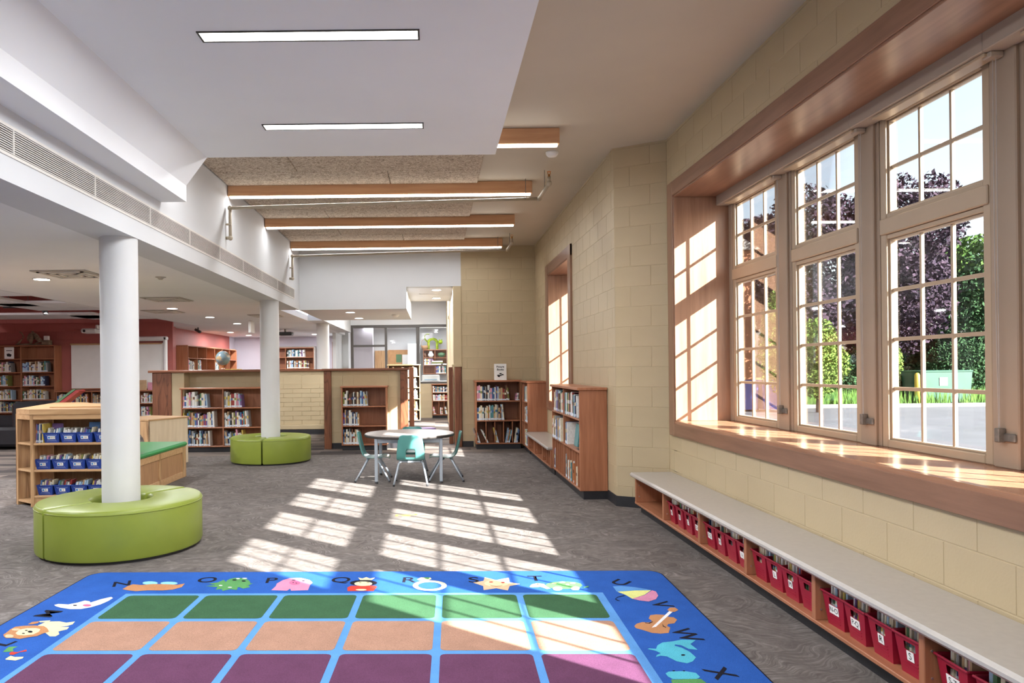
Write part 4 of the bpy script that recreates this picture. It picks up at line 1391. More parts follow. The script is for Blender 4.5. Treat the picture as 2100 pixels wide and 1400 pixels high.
MB().cbox(-.115, .115, -.004, .004, 0, .28, .002).build('sheet', MAT['card'], s2)
MB().box(-.07, .07, -.006, -.004, .19, .205).build('printed_line', MAT['ink'], s2)
MB().prism_y([(-.05, .06), (.04, .05), (.06, .1), (.0, .13), (-.06, .12)], -.006, -.004).build('printed_mark', MAT['ink'], s2)
# --- low bookcase under the white boards
bkG = bookcase('bookcase', 'low bookcase under the white boards on the red wall', (-7.75, 17.12, 0), 0, 2.55, 1.0, 0.34, (.38, .69), (-.42, .42), group='bookcases along the red wall')
for (a, b) in ((-1.25, -.5), (-.40, .25), (.75, 1.1)):
    row(bkG, a, b, .69, -.155, '', (.18, .25), (.02, .04), far=True)
    row(bkG, a, b - .1, .38, -.155, '', (.18, .25), (.02, .04), far=True)
    row(bkG, a, b - .2, .11, -.155, '', (.18, .25), (.02, .04), far=True)
for i, (x, c, l) in enumerate([(-7.0, 12, 'brown picture book standing face out on the low bookcase'), (-6.76, 16, 'pink picture book standing face out on the low bookcase')]):
    q = MB().cbox(-.115 + .02 * i, .115 - .02 * i, -.01, .01, 0, .24 - .06 * i, .003)
    tag(q.build('picture_book', COVER[c], loc=(x, 17.02, 1.0)), l, 'book')
# --- long shelf on the red return wall, facing +x
bkH = bookcase('bookcase', 'long far shelf on the red return wall behind the globe', (-6.34, 20.1, 0), PI / 2, 4.4, 2.1, 0.30, (0.45, 0.8, 1.13, 1.46, 1.78), (-1.46, -.73, 0, .73, 1.46), top_over=0, group='bookcases along the red wall')
for k, xa in enumerate((-2.15, -1.43, -.70, .03, .76, 1.49)):
    for zz, w in ((1.46, (.55, .35, .2, .4, .3, .25)[k]), (1.13, (.5, .45, .3, .5, .2, .3)[k])):
        if zz == 1.46 and k in (2, 4, 5):
            continue
        row(bkH, xa, xa + w, zz, -.135, '', (.2, .28), (.03, .06), far=True)
# --- shelf on the far lavender wall
bkI = bookcase('bookcase', 'far bookcase on the lavender wall right of the second column', (-4.6, 23.03, 0), 0, 1.46, 2.17, 0.33, (.45, .8, 1.16, 1.50, 1.86), (-.18,), top_over=0, group='bookcases along the red wall')
row(bkI, -.14, .45, 1.50 + .35, -.15, '', (.2, .26), (.025, .04), far=True)
row(bkI, -.14, .58, 1.50, -.15, '', (.2, .26), (.025, .04), far=True)
row(bkI, -.7, -.5, 1.5, -.15, '', (.2, .26), (.025, .04), far=True)
MB().cbox(-.76, .76, -.175, .165, 2.17, 2.21, .01).build('frame_head', MAT['ventgrey'], bkI)
MB().cbox(.73, .78, -.175, .165, .0, 2.17, .01).build('frame_side', MAT['ventgrey'], bkI)

# ================================================================== READING BENCH WITH CRIMSON BINS
wb = cubby_bench('reading_bench', 'long window bench with pale grey top and open cubbies of crimson bins', 1.95, 2.318, -1.2, 6.98, .392,
                 [6.95, 6.12, 5.29, 4.50, 3.69, 2.87, 2.06, 1.25, .44, -.37, -1.18], 2.01)

def tapered(mb, wb_, db, wt, dt, h, zt_hole=None, rim=.012, mi=0):
    """open tapered tub; the front (-y) wall has a hand slot"""
    B = [(-wb_ / 2, -db / 2, 0), (wb_ / 2, -db / 2, 0), (wb_ / 2, db / 2, 0), (-wb_ / 2, db / 2, 0)]
    T = [(-wt / 2, -dt / 2, h), (wt / 2, -dt / 2, h), (wt / 2, dt / 2, h), (-wt / 2, dt / 2, h)]
    mb.add(B, [(0, 1, 2, 3)], mi)
    for i in (1, 2, 3):
        j = (i + 1) % 4
        mb.add([B[i], B[j], T[j], T[i]], [(0, 1, 2, 3)], mi)
    def fp(s, r):          # point on the front wall, s across 0..1, r up 0..1
        a = Vector(B[0]).lerp(Vector(B[1]), s)
        b = Vector(T[0]).lerp(Vector(T[1]), s)
        return tuple(a.lerp(b, r))
    if zt_hole:
        s0, s1, r0, r1 = zt_hole
        S, Rr = [0, s0, s1, 1], [0, r0, r1, 1]
        g = [fp(s, r) for r in Rr for s in S]
        fs = []
        for i in range(3):
            for j in range(3):
                if i == 1 and j == 1:
                    continue
                fs.append((i * 4 + j, i * 4 + j + 1, (i + 1) * 4 + j + 1, (i + 1) * 4 + j))
        mb.add(g, fs, mi)
    else:
        mb.add([fp(0, 0), fp(1, 0), fp(1, 1), fp(0, 1)], [(0, 1, 2, 3)], mi)
    return fp

def red_bin_meshes():
    b = MB()
    tapered(b, .135, .235, .178, .275, .165, (.30, .70, .66, .86))
    body = b.mesh('body', MAT['binred'])
    r = MB()
    w, d = .178 / 2, .275 / 2
    for (x0, x1, y0, y1) in ((-w - .008, w + .008, -d - .008, -d + .002), (-w - .008, w + .008, d - .002, d + .008), (-w - .008, -w + .002, -d, d), (w - .002, w + .008, -d, d)):
        r.cbox(x0, x1, y0, y1, .158, .168, .003)
    rim = r.mesh('rim', MAT['binred'])
    q = MB()
    for k in range(4):
        z = .022 + k * .014
        y = -.235 / 2 - (.02 * z / .165)
        q.box(-.04, .04, y - .0022, y + .001, z, z + .004)
    ribs = q.mesh('ribs', MAT['binred'])
    return body, rim, ribs
RB_BODY, RB_RIM, RB_RIBS = red_bin_meshes()
def child(name, me, parent, loc=(0, 0, 0), rot=(0, 0, 0)):
    o = bpy.data.objects.new(name, me)
    C.objects.link(o)
    o.parent = parent
    o.location = loc
    o.rotation_euler = rot
    return o
CARD_S = MB().cbox(-.021, .021, -.0008, .0008, -.021, .021, .0003).mesh('label_card', MAT['card'])
CARD_W = MB().cbox(-.038, .038, -.0008, .0008, -.021, .021, .0003).mesh('label_card', MAT['card'])
rk = random.Random(31)
def booklets(root, n, x0, x1, y0, where, hr, z=.006, lean=None, wts=None, dr=(.17, .2), t=None):
    M0 = mat_of(root)
    step = (x1 - x0) / n
    for i in range(n):
        ci = rk.choices(range(len(PAL)), wts or [14, 12, 4, 1, 2, 1, 2, 1, 2, 1, 2, 1, 6, 4, 2, 1, 1])[0]
        ai = rk.choices(range(len(PAL)), WEIGHT)[0]
        a = (lean if lean is not None else 0) + rk.uniform(-.04, .04)
        m = M0 @ Matrix.Translation((x0 + i * step, y0 + rk.uniform(0, .01), z)) @ Matrix.Rotation(a, 4, 'Y')
        make_book(m, (t or step * .82), rk.uniform(*dr), rk.uniform(*hr), ci, ai, False, '%s booklet, %s from left in %s' % (PAL[ci][0], ORD[i], where), 'booklets in ' + where, 'booklet', 'booklet')

bays = [(5.29, 6.12, ['A', 'B', 'C', 'D-E']), (4.50, 5.29, ['F-G', 'H', '', 'I-J']), (3.69, 4.50, ['', 'L', 'M', '']), (2.87, 3.69, ['N-O', 'P-Q', 'R', 'S']), (2.06, 2.87, ['S-T', ''])]
for bi, (ya, yb, labs) in enumerate(bays):
    for k, lab in enumerate(labs):
        y = yb - .018 - .10 - k * (yb - ya - .036 - .02) / 4 - .0
        if bi == 4:
            y = yb - .13 - k * .205
        desc = ('crimson bin lettered ' + lab) if lab else ('unlettered crimson bin, %s in the %s filled cubby' % (ORD[k], ORD[bi]))
        t = thing('storage_bin', desc + ' under the window bench' if lab else desc, 'bin', (1.95 + .168, y, .105), RL + rk.uniform(-.05, .05), 'crimson book bins under the bench')
        child('body', RB_BODY, t); child('rim', RB_RIM, t); child('ribs', RB_RIBS, t)
        if lab:
            wide = len(lab) > 1
            yy = -.235 / 2 - .02 * .085 / .165 - .002
            child('label_card', CARD_W if wide else CARD_S, t, (0, yy, .085), (.12, 0, 0))
            text(t, lab, .040 if not wide else .036, (0, yy - .0018, .085), (PI / 2 + .12, 0, 0), MAT['ink'])
        n = 9 if lab else (4 if (bi, k) in ((2, 3),) else 6)
        where = ('the crimson bin lettered ' + lab) if lab else ('the unlettered crimson bin %s of cubby %s' % (ORD[k], ['one', 'two', 'three', 'four', 'five'][bi]))
        booklets(t, n, -.07, .07 if n > 5 else .0, -.112, where, (.185, .222) if n > 4 else (.12, .14), lean=.03)

# ================================================================== OAK READING UNIT WITH BLUE BASKETS
ou = thing('oak_shelf_unit', 'pale oak reading unit with shelves of blue baskets behind the first column', 'shelf unit', (-4.31, 7.57, 0))
def oak(n, b, m='oak_x'):
    return b.build(n, MAT[m], ou)
# top follows the angled plan
oak('top', MB().prism([(-.25, .18), (.0, -.01), (.94, -.01), (.94, .42), (-.30, 1.75), (-.66, 1.75)], .985, 1.04), 'oak_x')
oak('top_bead', MB().prism([(.05, .30), (.94, .28), (.94, .30), (.06, .325)], 1.04, 1.052), 'oak_x')
oak('corner_post', MB().cbox(0, .035, 0, .035, 0, .985, .004), 'oak_z')
oak('apron', MB().cbox(.035, .93, .0, .02, .93, .985, .003))
oak('back_panel', MB().box(.02, .93, .36, .375, .05, .985), 'oakback')
for z in (.12, .395, .68):
    oak('shelf', MB().cbox(.035, .93, .003, .36, z - .022, z, .003))
oak('base_board', MB().cbox(.035, .93, .01, .03, 0, .10, .003))
oak('end_panel', MB().cbox(.93, .95, 0, .42, 0, .985, .003), 'oak_z')
dl = Vector((-.25, .18)).normalized()
nl = Vector((dl.y, -dl.x))
# angled open end with small shelves
def on_end(s0, s1, d0, d1, z0, z1):
    p = [dl * s0 + nl * d0, dl * s0 + nl * d1, dl * s1 + nl * d1, dl * s1 + nl * d0]
    return MB().prism([(-.0 + q.x, q.y) for q in p], z0, z1)
oak('end_post', on_end(.285, .308, 0, .25, 0, .985), 'oak_z')
oak('end_back', on_end(0, .30, .24, .25, .05, .985), 'oakback')
oak('end_apron', on_end(.0, .30, .0, .02, .93, .985))
for z in (.06, .395, .68):
    oak('end_shelf', on_end(.0, .285, .004, .24, z - .022, z))
oak('side_wall', MB().prism([(-.28, .22), (-.26, .23), (-.62, 1.74), (-.64, 1.73)], 0, .985), 'oak_z')
# green bench on the right
bs = thing('oak_bench', 'pale oak bench with green vinyl cushion right of the first column', 'bench', (-3.40, 8.05, 0))
MB().box(-.78, -.03, .02, 1.62, .03, .41).build('carcass', MAT['oakback'], bs)
MB().cbox(-.03, .0, 0, 1.65, .34, .415, .003).build('top_rail', MAT['oak_x'], bs)
MB().cbox(-.03, .0, 0, 1.65, 0, .08, .003).build('bottom_rail', MAT['oak_x'], bs)
for y in (0, .72, 1.52):
    MB().cbox(-.03, .002, y, y + (.05 if y != 1.52 else .13), 0, .415, .003).build('stile', MAT['oak_z'], bs)
for y0, y1 in ((.05, .72), (.77, 1.52)):
    MB().box(-.03, -.014, y0, y1, .08, .34).build('front_panel', MAT['darkoak_z'] if False else MAT['oakback'], bs)
MB().cbox(-.78, .0, 1.63, 1.66, 0, .415, .003).build('end_board', MAT['oak_z'], bs)
cu = MB().cbox(-.80, .02, -.01, 1.67, .415, .475, .022)
cu.build('cushion', MAT['greenvinyl'], bs)
# birch block with an arch
bkq = thing('birch_block', 'pale birch plywood block with an arched opening behind the green bench', 'block', (-4.22, 10.49, 0), math.atan2(.75, .32))
bb_ = MB()
bb_.box(0, .81, .0, .02, 0, .70)
bb_.build('side_face', MAT['birch'], bkq)
MB().cbox(-.01, .83, -.01, .75, .70, .725, .004).build('top', MAT['oak_x'], bkq)
MB().box(.79, .81, .02, .73, 0, .70).build('far_face', MAT['birch'], bkq)
ar = MB()
pts = [(0.0, 0.0), (0.0, .70), (.75, .70), (.75, 0.0), (.66, 0.0)]
pts += [(.66, .28)] + [(.36 + .30 * math.cos(a), .28 + .30 * math.sin(a)) for a in [i * PI / 10 for i in range(1, 10)]] + [(.06, .28), (.06, 0)]
n_ = len(pts)
ar.add([(0, y, z) for y, z in pts] + [(.02, y, z) for y, z in pts], [tuple(range(n_)), tuple(range(2 * n_ - 1, n_ - 1, -1))] + [(i, n_ + i, n_ + (i + 1) % n_, (i + 1) % n_) for i in range(n_)])
ar.build('arched_face', MAT['oak_z'], bkq)

def blue_basket_meshes():
    b = MB()
    tapered(b, .142, .23, .172, .27, .105)
    body = b.mesh('body', MAT['binblue'])
    r = MB()
    w, d = .172 / 2, .27 / 2
    for (x0, x1, y0, y1) in ((-w - .005, w + .005, -d - .005, -d + .002), (-w - .005, w + .005, d - .002, d + .005), (-w - .005, -w + .002, -d, d), (w - .002, w + .005, -d, d)):
        r.cbox(x0, x1, y0, y1, .099, .108, .003)
    rim = r.mesh('rim', MAT['binblue'])
    q = MB()
    for rr, (z, n) in enumerate(((.085, 8), (.075, 7), (.018, 7), (.028, 6))):
        for k in range(n):
            x = (k - (n - 1) / 2) * .0155
            y = -.115 - .02 * z / .105 - .0012
            q.box(x - .003, x + .003, y, y + .001, z - .003, z + .003)
    holes = q.mesh('perforations', paint('perforation', (140, 160, 205), .6, .1, 20))
    return body, rim, holes
BB_BODY, BB_RIM, BB_HOLES = blue_basket_meshes()
rows_b = [(.68, 'top', ['ABCD', 'EFG', 'HIJK', 'L'], .115), (.395, 'middle', ['M', 'M', 'NOPQ', 'P'], .03), (.12, 'bottom', ['R', 'S', 'TUV', 'W'], .045)]
for z, nm, labs, xs in rows_b:
    for k, lab in enumerate(labs):
        x = -4.31 + xs + .085 + k * .182
        who = 'blue basket lettered %s on the %s oak shelf' % (lab, nm)
        if lab == 'M':
            who = 'blue basket lettered M, %s on the middle oak shelf' % ('leftmost' if k == 0 else 'second from left')
        t = thing('storage_basket', who, 'basket', (x, 7.57 + .17, z), rk.uniform(-.04, .04), 'blue baskets in the oak unit')
        child('body', BB_BODY, t); child('rim', BB_RIM, t)
        hl = child('perforations', BB_HOLES, t); hl['kind'] = 'stuff'
        yy = -.115 - .02 * .5 - .003
        wl = .040 if len(lab) > 1 else .032
        cd = MB().cbox(-wl, wl, -.0008, .0008, -.016, .016, .0003).build('label_card', MAT['card'], t)
        cd.location = (0, yy, .055); cd.rotation_euler = (.18, 0, 0)
        mk = MB().box(-wl + .006, -wl + .026, -.0016, -.0008, -.009, .009).build('blue_mark', MAT['bluecard'], t)
        mk.location = (0, yy, .055); mk.rotation_euler = (.18, 0, 0)
        tx = text(t, lab, .026 if len(lab) < 3 else .019, (.012, yy - .0016, .055), (PI / 2 + .18, 0, 0), MAT['ink'])
        wh = 'the %s shelf blue basket lettered %s' % (nm, lab) if lab != 'M' else 'the %s blue basket lettered M' % ('leftmost' if k == 0 else 'second')
        booklets(t, 7, -.078, .06, -.108, wh, (.125, .16), z=.006, lean=.16 + .1 * rk.random(), dr=(.1, .12), wts=[22, 8, 7, 1, 3, 1, 1, 1, 2, 1, 1, 1, 2, 4, 0, 1, 1])
for i in range(5):
    ci = [15, 4, 0, 3, 8][i]
    m = Matrix.Translation((-4.31 + .045 + i * .016, 7.60, .68)) @ Matrix.Rotation(.02, 4, 'Y')
    make_book(m, .011, .19, rk.uniform(.19, .21), ci, pick(), True, '%s thin book standing %s at the left of the top oak shelf' % (PAL[ci][0], ORD[i]), 'thin books at the left of the top oak shelf')
for i, (x, ci, h, l) in enumerate([(-4.10, 15, .19, 'purple picture book standing up out of the top left blue basket'), (-3.70, 4, .20, 'bright blue picture book standing up out of the top right blue basket')]):
    q = MB().cbox(-.06, .06, -.004, .004, 0, h, .002).build('picture_book', COVER[ci])
    q.matrix_world = Matrix.Translation((x, 7.72, .69)) @ Matrix.Rotation(-.12, 4, 'X')
    tag(q, l, 'book')

# ================================================================== OTTOMANS
def half_ring(name, label, cx, cy, ang, R, r, h, group, gap=.012):
    t = thing(name, label, 'ottoman', (cx, cy, 0), ang, group)
    def outline(Ro, Ri):
        n = 28
        po = [(Ro * math.cos(PI * i / n), Ro * math.sin(PI * i / n) + gap) for i in range(n + 1)]
        pi_ = [(Ri * math.cos(PI * i / n), Ri * math.sin(PI * i / n) + gap) for i in range(n, -1, -1)]
        return po + pi_
    def inset(o, d):
        return outline(R - d, r + d)
    b = MB()
    levels = [(0.0, .03), (.012, .015), (.03, .035), (0.0, .05)]
    prof = [(.006, .025), (.0, .04), (.0, h - .035), (.005, h - .015), (.015, h - .004), (.03, h)]
    n2 = len(inset(0, 0))
    rings = [inset(0, d) for d, z in prof]
    # squeeze straight ends by the same inset
    vs_ = []
    for (d, z), ring in zip(prof, rings):
        for (x, y) in ring:
            vs_.append((x, y + d if y < gap + .001 else y, z))
    fs = []
    for k in range(len(prof) - 1):
        for i in range(n2):
            j = (i + 1) % n2
            fs.append((k * n2 + i, k * n2 + j, (k + 1) * n2 + j, (k + 1) * n2 + i))
    b.add(vs_, fs)
    m = n2 // 2
    top = (len(prof) - 1) * n2
    b.add([], [])
    for i in range(m - 1):
        b.f.append((top + i, top + i + 1, top + n2 - 2 - i, top + n2 - 1 - i)); b.m.append(0)
        b.f.append((i + 1, i, n2 - 1 - i, n2 - 2 - i)); b.m.append(0)
    o = b.build('vinyl_seat', MAT['lime'], t)
    smooth_by_angle(o, .5)
    # piping seam
    path = [((R + .001) * math.cos(PI * i / 28), (R + .001) * math.sin(PI * i / 28) + gap, h - .03) for i in range(29)]
    MB().tube(path, .0035, 6).build('seam_piping', MAT['lime'], t, smooth=True)
    pb = MB()
    pb.prism([(q[0] * .97, q[1] * .97 + .01) for q in outline(R - .02, r + .02)], 0, .026)
    pb.build('base', MAT['rubber'], t)
    return t
OG = 'lime green half ring ottomans'
a1 = math.atan2(.98, .70)
half_ring('ottoman', 'nearer half of the lime green ring ottoman around the first column', -2.585, 5.85, a1 + PI, .625, .225, .40, OG)
half_ring('ottoman', 'farther half of the lime green ring ottoman around the first column', -2.585, 5.85, a1, .625, .225, .40, OG)
half_ring('ottoman', 'left half of the small looking lime ottoman around the second column', -2.595, 11.25, PI / 2, .61, .22, .40, OG)
half_ring('ottoman', 'right half of the small looking lime ottoman around the second column', -2.595, 11.25, -PI / 2, .61, .22, .40, OG)

# ================================================================== TABLE AND CHAIRS
tb = thing('round_table', 'round grey childrens table with steel legs near the nook', 'table', (-.335, 9.27, 0))
MB().lathe([(.575, .562), (.583, .568), (.583, .588), (.580, .592)], 64).build('table_edge', MAT['edge'], tb, smooth=True)
MB().lathe([(.578, .590), (.580, .594), (.574, .598)], 64).build('table_top', MAT['tablegrey'], tb)
for sx in (-1, 1):
    for sy in (-1, 1):
        lg = MB()
        x, y = .405 * sx, .37 * sy
        lg.cbox(x - .02, x + .02, y - .02, y + .02, .02, .562, .006)
        lo = lg.build('leg', MAT['legmetal'], tb)
        MB().lathe([(.018, 0), (.022, .004), (.016, .022)], 12, x, y).build('glide', MAT['rubber'], lo)
for s in (-1, 1):
    MB().cbox(-.39, .39, .37 * s - .012, .37 * s + .012, .505, .562, .004).build('apron', MAT['legmetal'], tb)
    MB().cbox(.405 * s - .012, .405 * s + .012, -.355, .355, .505, .562, .004).build('apron', MAT['legmetal'], tb)

def chair_proto():
    t = thing('childrens_chair', '', 'chair', (0, 0, 0))
    prof = [(.205, .280), (.190, .300), (.13, .307), (.05, .300), (-.04, .295), (-.10, .303), (-.14, .325), (-.158, .360), (-.170, .400), (-.182, .445), (-.192, .49), (-.203, .545), (-.212, .59), (-.217, .612), (-.219, .622)]
    hw = [.150, .160, .168, .172, .175, .176, .176, .175, .172, .168, .162, .155, .145, .128, .10]
    n = 12
    vs_, fs = [], []
    for i, (y, z) in enumerate(prof):
        seat = max(0, min(1, (5 - i) / 3.0))
        for k in range(n + 1):
            s = -1 + 2 * k / n
            e = abs(s) ** 3
            curl = .022 * e
            vs_.append((s * hw[i], y + (1 - seat) * curl * 1.3 - (1 - seat) * 0, z + seat * curl * .6))
    for i in range(len(prof) - 1):
        for k in range(n):
            if i in (6, 7, 8) and 4 <= k < 8:
                continue
            a = i * (n + 1) + k
            fs.append((a, a + 1, a + n + 2, a + n + 1))
    me = MB().add(vs_, fs)
    shell = me.build('seat_shell', MAT['teal'], t, smooth=True)
    so_ = shell.modifiers.new('thickness', 'SOLIDIFY'); so_.thickness = .007; so_.offset = 0
    ss = shell.modifiers.new('smooth', 'SUBSURF'); ss.levels = 1; ss.render_levels = 1
    r = .0115
    for s in (-1, 1):
        MB().tube([(.13 * s, .02, .283), (.145 * s, .06, .268), (.175 * s, .135, .14), (.20 * s, .205, .015)], r, 10).build('leg', MAT['legmetal'], t, smooth=True)
        MB().tube([(.12 * s, -.07, .283), (.15 * s, -.085, .262), (.178 * s, -.15, .14), (.205 * s, -.225, .015)], r, 10).build('leg', MAT['legmetal'], t, smooth=True)
        for (x, y) in ((.20 * s, .207), (.205 * s, -.227)):
            MB().lathe([(.013, 0), (.014, .012), (.010, .024)], 12, x, y).build('glide', MAT['rubber'], t)
    MB().tube([(-.13, .02, .283), (.13, .02, .283)], r, 10).build('crossbar', MAT['legmetal'], t, smooth=True)
    MB().tube([(-.12, -.07, .283), (.12, -.07, .283)], r, 10).build('crossbar', MAT['legmetal'], t, smooth=True)
    MB().cbox(-.04, .04, -.10, -.055, .270, .296, .004).build('frame_bracket', MAT['legmetal'], t)
    return t
ch0 = chair_proto()
spots = [(-.305, 8.885, 0, 'teal plastic chair with its back to the viewer at the round table'), (-.79, 9.20, -PI / 2, 'teal plastic chair at the left of the round table'),
         (.125, 9.17, PI / 2, 'teal plastic chair at the right of the round table'), (-.32, 9.74, PI, 'teal plastic chair at the far side of the round table')]
for i, (x, y, a, l) in enumerate(spots):
    c_ = ch0 if i == 0 else copy_tree(ch0)
    c_.location = (x, y, 0)
    c_.rotation_euler = (0, 0, a)
    tag(c_, l, 'chair', 'teal chairs around the table')
RUG_LETTERS = [('N', -1.65, 0.705, 20), ('O', -1.104, 0.787, 10), ('P', -0.665, 0.771, 8), ('Q', -0.195, 0.777, 0), ('R', 0.261, 0.772, 0), ('S', 0.695, 0.768, 0), ('T', 1.11, 0.796, 0), ('U', 1.653, 0.703, -40), ('V', 1.789, 0.268, -80), ('W', 1.778, -0.213, -80), ('X', 1.78, -0.687, -75), ('M', -1.809, 0.128, 80), ('L', -1.793, -0.319, 70)]
